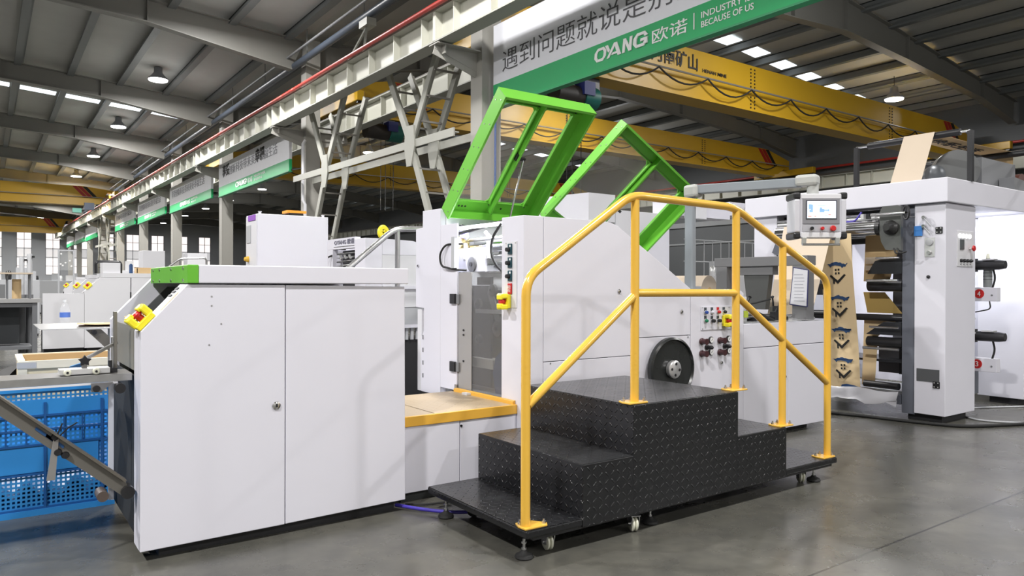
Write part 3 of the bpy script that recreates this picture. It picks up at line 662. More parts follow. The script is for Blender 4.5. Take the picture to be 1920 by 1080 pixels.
# ================================================================== STEP BASE
base = thing('operator_step', 'low white machine base with kraft tread top and orange edge, between cabinet and towers', 'machine step', (2.1, 3.8, 0))
m = MB(); m.box(1.775, 3.462, .055, 2.13, 4.3, .405); m.build('front_panel', white, base, bev=.002); MB().box(2.135, 3.462, .055, 2.516, 4.3, .405).build('front_panel', white, base, bev=.002)
MB().box(1.79, 3.50, 0, 2.5, 4.2, .055).build('plinth', mat('plinth_grey', (.05, .055, .055), .5), base)
oy = mat('orange_edge_paint', (.78, .43, .06), .35)
m = MB(); m.box(1.775, 3.455, .405, 2.518, 3.475, .458); m.build('edge_trim', oy, base, bev=.002); MB().prism([(2.50, .455), (2.518, .455), (2.518, .48), (2.50, .475)], 'y', 3.475, 4.14).build('edge_trim', oy, base)
MB().box(1.775, 3.475, .405, 2.499, 4.16, .456).build('tread_plate', tread_k, base)
m = MB(); m.box(1.98, 3.475, .4561, 1.985, 4.16, .4575); m.build('joint', mat('joint_brown', (.2, .15, .08), .6), base)
MB().box(2.47, 3.93, .457, 2.50, 3.99, .47).build('white_tag', white2, base)
MB().cyl((2.14, 3.458, .375), (2.14, 3.463, .375), .007, 10).build('bolt_hole', black, base)
# ================================================================== MAIN MACHINE
mm_ = thing('bag_making_machine', 'white bag making machine body with two green lids raised, behind the stair platform', 'machine', (3.5, 4.0, 0))
Y0 = 3.40
MB().box(2.520, Y0, .05, 2.665, 3.62, 1.557).build('tower_post', white, mm_, bev=.003)
MB().prism([(2.6685, .703), (2.6685, 1.557), (3.135, 1.556), (3.20, 1.549), (3.262, 1.532), (3.953, 1.134), (3.953, .815), (3.385, .815), (3.385, .703)], 'y', Y0 + .001, Y0 + .02).build('upper_door', white, mm_, bev=.002)
MB().box(2.6685, Y0 + .001, .05, 3.385, Y0 + .02, .699).build('lower_door', white, mm_, bev=.002)
MB().box(3.389, Y0 + .003, .05, 3.953, Y0 + .02, .811).build('wheel_panel', white, mm_, bev=.002)
m = MB(); m.prism([(3.957, .05), (3.957, 1.130), (4.50, 1.118), (4.535, 1.10), (4.535, .05)], 'y', Y0, Y0 + .03); m.build('control_cover', white, mm_, bev=.002)
MB().box(3.957, Y0 + .031, 1.06, 4.53, 3.72, 1.118).build('cover_top', white, mm_)
MB().prism([(2.67, .06), (2.67, 1.54), (3.2, 1.53), (3.25, 1.51), (3.95, 1.10), (4.53, 1.09), (4.53, .06)], 'y', Y0 + .031, Y0 + .05).build('inner_frame', grey_m, mm_)
MB().prism([(2.67, .06), (2.67, 1.5), (3.2, 1.5), (3.9, 1.08), (4.53, 1.05), (4.53, .06)], 'y', 3.60, 3.62).build('inner_frame', grey_l, mm_)
# far tower
m = MB(); m.prism([(4.35, .4), (4.35, 1.674), (4.60, 1.676), (4.60, 1.56), (4.70, 1.552), (4.70, .995), (4.58, .99), (4.58, .83), (4.62, .78), (4.62, .4)], 'x', 2.520, 2.56); m.build('far_tower_face', white, mm_, bev=.002)
m = MB(); m.box(2.56, 4.34, .05, 2.60, 4.36, 1.66); m.box(2.561, 4.361, .05, 4.5, 4.39, 1.10); m.prism([(2.56, 1.1), (2.56, 1.66), (3.35, 1.64), (4.1, 1.16), (4.1, 1.1)], 'y', 4.361, 4.39); m.build('far_side_plate', white2, mm_)
MB().box(2.53, 4.63, .40, 4.5, 4.69, .98).build('far_cover', white2, mm_)
m = MB(); m.box(2.521, 4.135, .46, 2.533, 4.349, 1.56); m.build('jamb_plate', white, mm_, bev=.001)
lock(2.519, 4.662, 1.29, mm_, 'x', .009)
for k in range(4): MB().box(2.516, 4.585, .50 + k * .09, 2.5195, 4.595, .53 + k * .09).build('slot', grey_m, mm_)
# transparent door with metal strip and black hinges
d = MB().box(2.535, 3.625, .462, 2.541, 4.09, 1.24).build('guard_door', plexi_d, mm_)
m = MB(); m.box(2.528, 3.97, .462, 2.5345, 4.125, 1.235); m.build('door_strip', mat('door_strip_metal', (.42, .41, .40), .35, .4), d)
for z in (1.063, .616):
    h = MB().box(2.505, 4.14, z - .033, 2.522, 4.205, z + .033).build('hinge', black, d, bev=.003); MB().box(2.515, 4.105, z - .03, 2.527, 4.139, z + .03).build('hinge_leaf', grey_m, h)
for z in (.86, .83, .66): MB().cyl((2.522, 4.06, z), (2.528, 4.06, z), .007, 8).build('screw', blackm, d)
MB().box(2.545, 3.625, .445, 2.62, 4.12, .475).build('door_sill', grey_l, mm_); MB().box(2.62, 3.63, .44, 3.4, 4.33, .47).build('bottom_tray', white2, mm_)
MB().cyl((2.52, 4.14, .458), (2.52, 4.14, .50), .012, 10).build('door_pin', steel, mm_)
# mechanics between the towers
def roller(x, z, r, y0=3.63, y1=4.33, mt=chrome, nm='roller', par=None):
    o = MB(); o.cyl((x, y0, z), (x, y1, z), r, 24); return o.build(nm, mt, par or mm_)
roller(2.74, 1.405, .034, mt=chrome); roller(2.70, 1.462, .014, mt=steel, nm='tie_bar'); roller(2.80, 1.46, .025, mt=alum); roller(2.76, 1.345, .016, mt=steel, nm='tie_bar')
roller(2.78, 1.02, .05); roller(2.9, 1.15, .06, mt=alum); roller(2.82, .86, .035, mt=blackm); roller(3.0, .72, .06, mt=grey_l); roller(2.88, 1.28, .045, mt=chrome)
MB().box(2.66, 4.30, .47, 2.69, 4.335, 1.5).build('side_frame', steel, mm_); MB().box(2.645, 3.92, .50, 2.66, 4.335, 1.15).build('side_plate', mat('side_plate_steel', (.09, .09, .09), .35, .5), mm_)
for (y, z, r) in ((4.10, 1.29, .05), (4.03, 1.03, .035), (4.02, .80, .03), (4.22, .82, .028), (3.86, 1.12, .04), (3.80, .88, .05)):
    w_ = MB().lathe([(r, 0), (r, .02), (r * .7, .024)], (2.63, y, z), (-1, 0, 0), 24).build('cam_wheel', mat('dark_machined_steel', (.16, .16, .16), .3, .7), mm_); MB().cyl((2.602, y, z), (2.60, y, z), r * .3, 12).build('hub', blackm, w_)
m = MB(); m.bar((2.62, 3.9, 1.12), (2.62, 3.78, .9), .012, .05); m.build('swing_arm', grey_m, mm_); m = MB(); m.bar((2.62, 3.72, 1.15), (2.62, 3.68, .98), .012, .03); m.build('swing_arm', brass, mm_)
MB().rbox((2.62, 3.95, 1.18), .02, .16, .05).build('bracket', blackm, mm_); MB().rbox((2.62, 3.85, .985), .02, .40, .025).build('cross_plate', alum, mm_)
m = MB(); m.prism([(3.66, .47), (3.66, .72), (3.74, .74), (3.80, .70), (3.83, .6), (3.8, .47)], 'x', 2.60, 2.66); m.build('blue_sack', mat('navy_cloth', (.03, .07, .2), .8), mm_)
MB().box(2.60, 3.83, .62, 2.75, 4.1, .68).build('chute', mat('pale_plastic', (.6, .6, .55), .5), mm_)
for y in (4.33, 4.05):
    c = MB(); c.tube([(2.66, y - .1, 1.46), (2.64, y - .07, 1.50)], .012, 10); c.tube([(2.66, y - .08, 1.43), (2.62, y - .14, 1.32)], .014, 10); c.build('clamp_lever', alum, mm_)
kk = MB().lathe([(.035, 0), (.05, .01), (.05, .05), (.03, .06)], (2.66, 4.33, 1.44), (0, -1, 0), 20).build('brass_knob', brass, mm_); MB().cyl((2.66, 4.30, 1.47), (2.66, 4.30, 1.55), .018, 12).build('spring_post', steel, kk); MB().lathe([(.016, 0), (.018, .014), (.006, .02)], (2.66, 4.30, 1.55), Z, 14).build('tip_knob', black, kk)
MB().rbox((2.63, 4.22, 1.495), .03, .06, .05).build('valve', mat('violet_plastic', (.10, .08, .5), .4), mm_)
m = MB(); m.tube([(2.60, 4.25, 1.50), (2.61, 3.95, 1.53), (2.62, 3.63, 1.56)], .012, 10); m.build('cable_loom', rubber, mm_)
m = MB(); m.tube([(2.57, 3.70, 1.53), (2.56, 3.78, 1.45), (2.56, 3.80, 1.36), (2.57, 3.76, 1.28), (2.60, 3.70, 1.22), (2.6, 3.64, 1.10)], .0085, 10, fillet=.05); m.build('black_hose', rubber, mm_)
m = MB(); m.tube([(2.56, 4.12, 1.425), (2.505, 4.26, 1.425), (2.495, 4.32, 1.36), (2.495, 4.30, 1.28), (2.51, 4.15, 1.255), (2.56, 4.08, 1.25)], .007, 10, fillet=.05); m.build('black_hose', rubber, mm_)
MB().box(2.500, 4.135, 1.265, 2.520, 4.175, 1.47).build('hose_bracket', grey_l, mm_)
MB().box(2.62, 3.95, 1.24, 2.635, 4.33, 1.40).build('bright_plate', white, mm_)
MB().box(2.70, 3.63, .48, 2.715, 4.30, 1.12).build('door_shade_sheet', mat('door_shade_dark', (.035, .036, .04), .4), mm_)  # dark sheet added to deepen the shade behind the guard door
l = MB(); l.cyl((2.60, 3.65, 1.535), (2.60, 4.30, 1.535), .012, 10); l.build('led_tube', led_e, mm_)
area('machine_interior_light', (2.62, 3.98, 1.50), .06, 15, rot=(0, math.radians(-18), 0), shape='RECTANGLE', sy=.6, color=(.95, .97, 1))
# switch plate on the near tower
pl = MB().box(2.5165, 3.462, 1.02, 2.5195, 3.58, 1.41).build('switch_plate', white2, mm_, bev=.001)
tealk = mat('dark_teal_plastic', (.02, .07, .09), .35)
for z in (1.366, 1.287, 1.209):
    b_ = MB().box(2.508, 3.505, z - .032, 2.5164, 3.545, z + .032).build('rotary_switch', tealk, pl, bev=.004); MB().lathe([(.014, 0), (.012, .02)], (2.508, 3.53, z - .004), (-1, 0, 0), 16).build('knob', black, b_); MB().rbox((2.5075, 3.518, z + .018), .001, .014, .012).build('symbol', paintw, b_)
b_ = MB().box(2.508, 3.505, 1.101, 2.5164, 3.545, 1.165).build('emergency_label', red, pl, bev=.004)
text('lettering', '紧急\n停止', (2.507, 3.541, 1.112), NX, Z, .03, .04, paintw, b_, ext=.001)
estop('emergency_stop', (2.512, 3.545, 1.057), (-1, 0, 0), (0, 0, 1), parent=mm_, s=.95)
for (y, z) in ((3.475, 1.40), (3.57, 1.40)): MB().cyl((2.5145, y, z), (2.5165, y, z), .0035, 8).build('screw', steel, pl)
# locks, wheel, controls on the front
lock(3.277, Y0, 1.117, mm_); lock(3.863, Y0, .977, mm_); lock(4.285, Y0, .605, mm_)
for (x, z) in ((2.72, .69), (3.93, .80), (3.45, .80), (3.955, 1.11)): MB().cyl((x, Y0 - .001, z), (x, Y0 + .003, z), .005, 8).build('screw', grey_m, mm_)
wh = MB().lathe([(.0, .0), (.20, .0), (.212, .012), (.212, .04), (.198, .048), (.19, .034), (.06, .028), (.0, .028)], (3.722, Y0 - .012, .597), (0, -1, 0), 64, close=False).build('hand_wheel', mat('black_wheel_enamel', (.018, .020, .020), .28), mm_)
hb = MB().lathe([(.056, .028), (.060, .035), (.060, .058), (.052, .064), (0, .064)], (3.722, Y0 - .012, .597), (0, -1, 0), 32, close=False).build('hub', mat('machined_hub', (.62, .62, .63), .3, .7), wh)
for a in range(4): t_ = a * PI / 2 + .1; MB().cyl((3.722 + .037 * math.sin(t_), Y0 - .079, .597 + .037 * math.cos(t_)), (3.722 + .037 * math.sin(t_), Y0 - .0765, .597 + .037 * math.cos(t_)), .009, 14).build('bolt_hole', black, hb)
MB().box(3.49, Y0 - .004, .40, 3.94, Y0 + .001, .79).build('wheel_guard_plate', mat('dark_guard', (.03, .033, .033), .4), mm_) if False else None
bp_ = MB().box(4.058, Y0 - .006, .843, 4.40, Y0 - .001, 1.008).build('button_plate', white, mm_, bev=.001)
for (x, z) in ((4.072, 1.0), (4.36, .997), (4.072, .852), (4.385, .852)): MB().cyl((x, Y0 - .008, z), (x, Y0 - .006, z), .004, 8).build('screw', steel, bp_)
bc = {'blue': mat('blue_button', (.03, .08, .35), .3), 'white': white, 'red': red, 'black': black, 'green': mat('green_button', (.01, .18, .08), .3)}
for i, (x, z, c) in enumerate(((4.10, .967, 'blue'), (4.17, .967, 'white'), (4.235, .967, 'red'), (4.30, .967, 'black'), (4.10, .908, 'green'), (4.17, .906, 'black'), (4.235, .906, 'black'))):
    b_ = MB().prism([(x - .012, z + .008), (x + .012, z + .008), (x + .013, z + .034), (x - .013, z + .034)], 'y', Y0 - .008, Y0 - .006).build('legend_plate', mat('legend_dark', (.06, .07, .08), .5) if i not in (2,) else red, bp_)
    MB().lathe([(.016, 0), (.016, .006), (.012, .008)], (x, Y0 - .006, z), (0, -1, 0), 18).build('bezel', chrome, b_)
    MB().lathe([(.0115, 0), (.0115, .012), (.009, .016)] if i not in (5, 6) else [(.013, 0), (.012, .02), (.006, .022)], (x, Y0 - .014, z), (0, -1, 0), 18).build('button', bc[c], b_)
estop('emergency_stop', (4.312, Y0 - .008, .905), (0, -1, 0), (0, 0, 1), parent=mm_, s=.92)
for (x, z) in ((4.06, .765), (4.06, .68), (4.255, .765), (4.255, .68)):
    r2 = MB().lathe([(.022, 0), (.024, .01), (.02, .014), (.019, .045), (.022, .048), (.022, .052)], (x + .005, Y0 - .001, z), (0, -1, 0), 20).build('regulator_knob', mat('dark_maroon_plastic', (.05, .015, .018), .35), mm_)
    gx = x + .103; g2 = MB().lathe([(.024, 0), (.024, .010), (.021, .013)], (gx, Y0 - .001, z + .006), (0, -1, 0), 24).build('pressure_gauge', blackm, mm_); MB().lathe([(.019, 0), (.019, .001)], (gx, Y0 - .014, z + .006), (0, -1, 0), 20).build('dial', paintw, g2); MB().rbox((gx, Y0 - .016, z + .008), .003, .001, .02, ry=.6).build('pointer', black, g2)
for (x, z) in ((4.12, .722), (4.315, .722)):
    MB().lathe([(.018, 0), (.02, .01), (.014, .014), (.014, .05), (.005, .062)], (x, Y0 - .001, z), (0, -1, 0), 16).build('selector', black, mm_)
# lids --------------------------------------------------------------
def lid(hinge, ax, n0, W, L, th, T, struts, name_side):
    # hinge: corner point on the hinge line; ax: unit vector along hinge; n0: closed outward normal; opened by th from lying towards -y
    ax = Vector(ax).normalized(); n0 = Vector(n0).normalized(); c, s_ = math.cos(th), math.sin(th)
    u = Vector((0, -1, 0)) * c + n0 * s_; nn = Vector((0, -1, 0)) * s_ - n0 * c        # u: hinge to free edge, nn: towards the open underside
    H = Vector(hinge); P = lambda a, b, t=0: H + ax * a + u * b + nn * t
    Mx = Matrix((ax, u, nn)).transposed(); e = .004
    def slab(a0, a1, b0, b1, t0, t1, nm, par=mm_, mt=green, bev=.0015):
        return MB().rbox(P((a0 + a1) / 2, (b0 + b1) / 2, (t0 + t1) / 2), abs(a1 - a0), abs(b1 - b0), abs(t1 - t0), M=Mx).build(nm, mt, par, bev=bev)
    # skin with two window openings
    f = .085; mid = W * .5; w = .035
    root = slab(0, W, 0, f + .01, 0, e, 'green_lid')
    slab(0, W, L - f, L, 0, e, 'skin_edge', root); slab(0, f * .75, f, L - f, 0, e, 'skin_edge', root); slab(W - f * .75 - .03, W, f, L - f, 0, e, 'skin_edge', root); slab(mid - w, mid + w, f, L - f, 0, e, 'skin_edge', root)
    slab(0, e, 0, L, 0, T, 'side_wall', root); slab(W - e, W, 0, L, 0, T, 'side_wall', root); slab(0, W, L - e, L, 0, T, 'end_wall', root); slab(0, W, 0, e, 0, T * .9, 'hinge_wall', root)
    for (a0, a1) in ((0, .016), (W - .016, W)): slab(a0, a1, 0, L, T - .003, T, 'rim_flange', root)
    slab(0, W, L - .016, L, T - .003, T, 'rim_flange', root)
    for a in (f * .75 - .014, mid - w + .004, mid + w - .012, W - f * .75 - .036):                     # raised ribs round the windows
        slab(a, a + .010, f, L - f, e, e + .024, 'stiffening_rib', root, bev=.001)
    slab(mid - .005, mid + .005, .02, L - .01, e, T * .55, 'centre_rib', root)
    for b in (f - .005, L - f - .004): slab(f * .6, W - f * .6, b, b + .009, e, e + .012, 'cross_rib', root, bev=.001)
    for (a0, a1) in ((f * .75, mid - w), (mid + w, W - f * .75 - .03)):
        p = slab(a0 - .01, a1 + .01, f - .01, L - f + .01, e, e + .004, 'window_pane', root, glass('lid_plexiglass', (.75, .70, .66), .13), 0)
        for (ca, cb) in ((a0, f), (a1, f), (a0, L - f), (a1, L - f)):
            sa = 1 if ca == a0 else -1; sb = 1 if cb == f else -1; q = MB(); k = .03
            pts = [P(ca, cb, e + .005), P(ca + sa * k, cb, e + .005), P(ca, cb + sb * k, e + .005)]; pt2 = [v - nn * .006 for v in pts]
            q.add(pts + pt2, [(0, 1, 2), (5, 4, 3), (0, 3, 4, 1), (1, 4, 5, 2), (2, 5, 3, 0)]); q.build('corner_gusset', green, root)
            MB().lathe([(.005, 0), (.005, .004)], P(ca - sa * .012, cb - sb * .012, e + .012), nn, 8).build('screw_knob', blackm, root)
    k = 6
    for i in range(k):
        b = .04 + (L - .08) * i / (k - 1)
        MB().lathe([(.0045, 0), (.0045, .003)], P(-.0, b, T * .75), -ax, 8).build('rivet', steel, root)
        MB().lathe([(.0045, 0), (.0045, .003)], P(-.0, b - .03, T * .3), -ax, 8).build('rivet', steel, root)
    if name_side:
        for i in range(3): MB().lathe([(.008, 0), (.008, .002)], P(.12 + .026 * i, .035, e), nn, 10).build('vent_hole', black, root)
        MB().lathe([(.008, 0), (.008, .002)], P(W - .26, .035, e), nn, 10).build('vent_hole', black, root)
    for (a, b, foot) in struts:
        hd = P(a, b, .03); k_ = MB().rbox(hd, .03, .05, .03, M=Mx).build('strut_bracket', blackm, root); MB().rbox(hd + ax * .03 + nn * .02, .04, .02, .02, M=Mx).build('strut_clevis', blackm, k_)
        if foot:
            p0 = Vector(foot); p1 = hd + ax * .04 + nn * .02; q0 = p0 + (p1 - p0) * .38
            g_ = MB().cyl(p0, q0, .018, 18).build('gas_spring', alum, root); MB().cyl(q0 - (p1 - p0).normalized() * .02, q0 + (p1 - p0).normalized() * .012, .022, 18).build('collar', blackm, g_); MB().cyl(q0, p1, .0065, 12).build('piston_rod', chrome, g_)
    return root
L1 = lid((2.520, 4.338, 1.676), (1, 0, 0), (0, 0, 1), .73, .957, math.radians(45), .112, [(.365, .50, (2.79, 4.02, 1.34))], True)
sx_, nx_ = (.8715, 0, -.491), (.491, 0, .8715)
L2 = lid((3.352, 4.338, 1.693), sx_, nx_, .905, .90, math.radians(57), .112, [(.4525, .40, None)], False)
# ================================================================== INFEED UNIT
inf = thing('infeed_unit', 'low white machine box right of the button panel, its top wrapped in clear film', 'machine', (5.1, 3.8, 0))
MB().box(4.54, Y0, .695, 5.615, Y0 + .03, .872).build('top_panel', white, inf, bev=.003)
MB().box(4.54, Y0, .05, 5.09, Y0 + .03, .690).build('lower_panel', white, inf, bev=.003); MB().box(5.094, Y0, .05, 5.615, Y0 + .03, .690).build('lower_panel', white, inf, bev=.003)
MB().box(5.585, Y0 + .031, .05, 5.615, 4.35, .872).build('end_panel', white, inf); MB().box(4.54, Y0 + .031, .845, 5.584, 4.35, .870).build('table_top', grey_l, inf)
MB().box(4.6, 3.5, 0, 5.5, 4.3, .05).build('plinth', dark, inf)
lock(5.09 - .04, Y0, .45, inf)
m = MB(); random.seed(3)
pts = [[(4.62 + .095 * i, Y0 - .004 + .12 * j, .876 + random.uniform(0, .012)) for i in range(11)] for j in range(3)]; m.sheet(pts, .002)
m.build('wrapping_film', glass('clear_film', (.85, .86, .88), .30, .15), inf)
# portal frame with clipboard
pf = thing('paper_gantry', 'grey steel portal frame standing over the infeed, holding a clipboard', 'frame', (5.5, 3.9, .872))
fr = mat('dark_grey_frame', (.15, .15, .155), .5)
MB().box(5.44, 3.46, 1.325, 5.56, 4.40, 1.405).build('cross_beam', fr, pf, bev=.003)
MB().box(5.44, 3.47, .873, 5.55, 3.60, 1.324).build('upright', fr, pf, bev=.003); MB().box(5.44, 4.26, .873, 5.55, 4.38, 1.324).build('upright', fr, pf, bev=.003)
MB().box(5.46, 3.80, 1.25, 5.54, 4.15, 1.324).build('support_block', fr, pf); MB().prism([(3.88, .95), (3.84, 1.25), (4.10, 1.25), (4.06, .95)], 'x', 5.47, 5.53).build('head_block', mat('charcoal_block', (.06, .062, .06), .5), pf)
cb = thing('clipboard', 'printed sheet in a dark blue edged holder hung on the grey frame upright', 'clipboard', (5.43, 3.54, 1.0))
m = MB(); m.add([(5.432, 3.585, 1.31), (5.432, 3.445, 1.285), (5.432, 3.455, .982), (5.432, 3.62, .998), (5.438, 3.585, 1.31), (5.438, 3.445, 1.285), (5.438, 3.455, .982), (5.438, 3.62, .998)], [(0, 1, 2, 3), (7, 6, 5, 4), (0, 4, 5, 1), (1, 5, 6, 2), (2, 6, 7, 3), (3, 7, 4, 0)]); m.build('holder', mat('navy_holder', (.03, .03, .12), .4), cb)
m = MB(); m.add([(5.429, 3.578, 1.302), (5.429, 3.452, 1.280), (5.429, 3.462, .990), (5.429, 3.61, 1.006), (5.431, 3.578, 1.302), (5.431, 3.452, 1.280), (5.431, 3.462, .990), (5.431, 3.61, 1.006)], [(0, 1, 2, 3), (7, 6, 5, 4), (0, 4, 5, 1), (1, 5, 6, 2), (2, 6, 7, 3), (3, 7, 4, 0)]); pg = m.build('paper_sheet', mat('printed_sheet', (.62, .62, .66), .5), cb)
for k in range(9): MB().box(5.4278, 3.48 + .006 * (k % 3), 1.03 + .027 * k, 5.4288, 3.575 - .004 * (k % 2), 1.034 + .027 * k).build('text_line', mat('faint_ink', (.35, .35, .40), .6), pg)
MB().box(5.35, 3.47, .873, 5.43, 3.49, .89).build('foot', fr, pf)
# clutter of clamps, hoses and motors over the infeed
cl = thing('suction_feeder', 'black clamps, rods and hoses of the bag feeder on the infeed table', 'feeder', (5.0, 3.7, .872))
random.seed(11)
for k in range(4): MB().box(4.62 + .2 * k, 3.50, .873, 4.64 + .2 * k, 4.1, .90 + .01 * (k % 2)).build('guide_rail', blackm, cl)
for k in range(3): m = MB(); m.tube([(4.58, 3.55 + .15 * k, .91), (5.35, 3.55 + .15 * k, .915)], .011, 10); m.build('cross_rod', steel if k != 1 else blackm, cl)
for k in range(7):
    x, y = 4.68 + .1 * k, 3.52 + .07 * (k % 4); z1 = .95 + .04 * (k % 3); m = MB(); m.rbox((x, y, .915), .045, .05, .07); b_ = m.build('clamp_block', blackm if k % 3 else alum, cl, bev=.003); MB().tube([(x, y, .93), (x + .05 * (-1) ** k, y - .02, z1 + .03)], .007, 8).build('clamp_lever', blackm, b_)
    MB().lathe([(.012, 0), (.016, .006), (.012, .012)], (x + .05 * (-1) ** k, y - .02, z1 + .03), (.4 * (-1) ** k, 0, .6), 10).build('knob', black, b_)
m = MB(); m.tube([(4.63, 3.6, 1.02), (4.75, 3.56, 1.0), (4.9, 3.5, .93), (5.02, 3.48, .885)], .009, 8, fillet=.06); m.build('hose', rubber, cl)
m = MB(); m.tube([(4.6, 3.56, 1.0), (4.8, 3.5, 1.02), (5.0, 3.5, 1.05)], .007, 8, fillet=.06); m.build('hose', rubber, cl)
m = MB(); m.rbox((5.13, 3.52, .935), .06, .06, .12); m.build('valve_body', blackm, cl); m = MB(); m.cyl((5.14, 3.52, .99), (5.17, 3.5, 1.13), .009, 8); m.build('antenna_rod', blackm, cl)
MB().rbox((5.19, 3.58, .93), .07, .07, .11).build('servo_motor', mat('olive_motor', (.10, .10, .085), .4), cl, bev=.004)
MB().rbox((4.66, 3.49, .94), .05, .04, .05).build('lime_block', mat('lime_plastic', (.45, .55, .05), .4), cl); MB().rbox((4.66, 3.62, 1.0), .05, .06, .16).build('air_cylinder', alum, cl)
MB().rbox((4.72, 3.55, 1.0), .035, .05, .14).build('air_cylinder', white2, cl)
# ================================================================== OPERATOR TERMINAL
ot = thing('operator_terminal', 'grey touch screen terminal hanging from a swing arm at the upper right', 'control terminal', (4.1, 3.48, 1.12))
armm = mat('arm_grey_paint', (.30, .33, .36), .4, .2); jm = mat('arm_joint_cast', (.47, .48, .46), .45)
px, py = 4.035, 3.475
MB().rbox((px, py, 1.455), .062, .062, .67, rz=.3).build('mast', armm, ot, bev=.008)
el = MB().rbox((px + .006, py - .02, 1.815), .095, .11, .09, rz=.0).build('elbow', jm, ot, bev=.02)
ex, ey = 4.335, 2.76
m = MB(); m.bar((px + .01, py - .05, 1.825), (ex - .012, ey + .03, 1.825), .06, .062); m.build('swing_arm', armm, ot, bev=.006)
m = MB(); m.rbox((ex, ey - .0, 1.835), .10, .14, .075, rz=.3); m.build('elbow', jm, ot, bev=.02); MB().cyl((ex + .012, ey - .03, 1.74), (ex + .012, ey - .03, 1.82), .036, 24).build('swivel', jm, ot)
rz = -math.radians(35.65) - math.radians(2)
R = Matrix.Rotation(rz, 3, 'Z'); C0 = Vector((ex + .028, ey - .058, 1.603))
def hb(cx, cz, w_, h_, y0, y1, nm, mt, par, bev=.004):
    return MB().rbox(C0 + R @ Vector((cx, (y0 + y1) / 2, cz)), w_, abs(y1 - y0), h_, M=R).build(nm, mt, par, bev=bev)
box = hb(0, .0, .262, .276, -.05, .115, 'housing', mat('terminal_shell', (.55, .55, .60), .4), ot, .008)
for s in (-1, 1):
    hb(s * .145, .0, .038, .215, -.046, .111, 'side_profile', mat('terminal_profile', (.66, .66, .71), .35, .2), box, .01)
    hb(s * .147, .127, .046, .045, -.05, .117, 'corner_cap', blackm, box, .012); hb(s * .147, -.127, .046, .045, -.048, .115, 'corner_cap', blackm, box, .012)
hb(0, .122, .25, .032, -.054, -.044, 'top_profile', white2, box); hb(0, -.125, .25, .034, -.056, -.044, 'bottom_profile', white2, box)
fp = hb(0, .028, .232, .165, -.055, -.05, 'screen_bezel', mat('bezel_grey', (.24, .24, .26), .4), box, .002)
sb = hb(.0, .036, .196, .122, -.058, -.055, 'screen_frame', mat('bezel_dark', (.07, .07, .09), .3), fp, .002)
scr = hb(.0, .036, .180, .108, -.060, -.058, 'screen', lampmat('screen_glow', (.72, .78, .84), 1.0), sb, 0)
sc_b = lampmat('screen_blue', (.22, .38, .75), .9); sc_r = lampmat('screen_red', (.8, .25, .22), .8); sc_g = lampmat('screen_green', (.4, .7, .5), .8)
for (x, z, a, b, mt) in ((-.072, .055, .018, .03, sc_b), (-.066, .028, .022, .018, sc_b), (-.06, .05, .012, .036, sc_b), (.002, .030, .03, .022, sc_b), (.02, .032, .055, .007, sc_b), (-.004, .04, .014, .02, sc_b), (.043, .033, .008, .012, sc_b), (-.074, -.006, .022, .006, sc_r), (-.04, -.006, .01, .006, sc_r), (.05, .004, .016, .005, sc_r), (.03, -.002, .02, .004, sc_g), (.0, .062, .05, .004, sc_g)):
    hb(x, z, a, b, -.0606, -.0600, 'screen_mark', mt, scr, 0)
bw = hb(0, -.082, .232, .046, -.054, -.05, 'button_strip', mat('strip_silver', (.50, .50, .54), .35, .3), box, .001)
def tbtn(x, r, mt, nm):
    c = C0 + R @ Vector((x, -.054, -.083)); n = R @ Vector((0, -1, 0)); MB().lathe([(r * .8, 0), (r * .8, .006), (r, .008), (r, .018), (r * .8, .022)], c, n, 18).build(nm, mt, bw)
tbtn(-.062, .011, black, 'push_button'); tbtn(.004, .011, red, 'push_button'); tbtn(.070, .018, red, 'mushroom_button')
for s in (-1, 1): m = MB(); m.rbox(C0 + R @ Vector((s * .105, -.045, -.162)), .026, .022, .05, M=R @ Matrix.Rotation(.25, 3, 'X')); m.build('handle_bracket', jm, box, bev=.004)
m = MB(); m.cyl(C0 + R @ Vector((-.118, -.052, -.185)), C0 + R @ Vector((.118, -.052, -.185)), .0075, 12); m.build('grab_handle', chrome, box)
# ================================================================== hose on the floor by the platform
m = MB(); m.tube([(1.72, 3.42, .02), (1.79, 3.28, .02), (1.9, 3.13, .02), (2.1, 3.05, .02), (2.3, 3.3, .02)], .009, 10, fillet=.1); tag(m.build('purple_hose', purple), 'purple hose lying on the floor between cabinet and stair platform', 'hose')
m = MB(); m.tube([(2.0, 3.33, .012), (1.86, 3.36, .012), (1.78, 3.43, .012)], .006, 8, fillet=.05); tag(m.build('black_cable', rubber), 'thin black cable under the machine base behind the purple hose', 'cable')
# ================================================================== DELIVERY TABLE (left edge)
dt = thing('delivery_table', 'grey steel delivery table at the left edge with its diagonal brace and guide block', 'table', (0, 3.6, .77))
rail_m = mat('anodised_rail', (.33, .32, .31), .35, .5); tau2 = mat('taupe_plate', (.20, .19, .17), .4, .4)
MB().box(-1.2, 3.53, .760, .515, 3.72, .770).build('table_plate', rail_m, dt); MB().box(-1.2, 3.515, .740, .515, 3.529, .7705).build('front_rail', steel, dt, bev=.001)
MB().box(-1.2, 3.510, .731, .46, 3.514, .7395).build('white_strip', white2, dt); MB().box(.425, 3.515, .24, .445, 3.53, .739).build('white_post', mat('hazy_white_plastic', (.55, .58, .66), .4), dt)
br_ = MB()
br_.prism([(-.30, 1.03), (-.30, .955), (.475, .262), (.50, .275), (.475, .335)], 'y', 3.432, 3.450); d1 = br_.build('diagonal_brace', tau2, dt)
MB().prism([(-.30, 1.035), (-.30, 1.028), (.473, .332), (.478, .340)], 'y', 3.40, 3.450).build('brace_flange', taupe, dt)
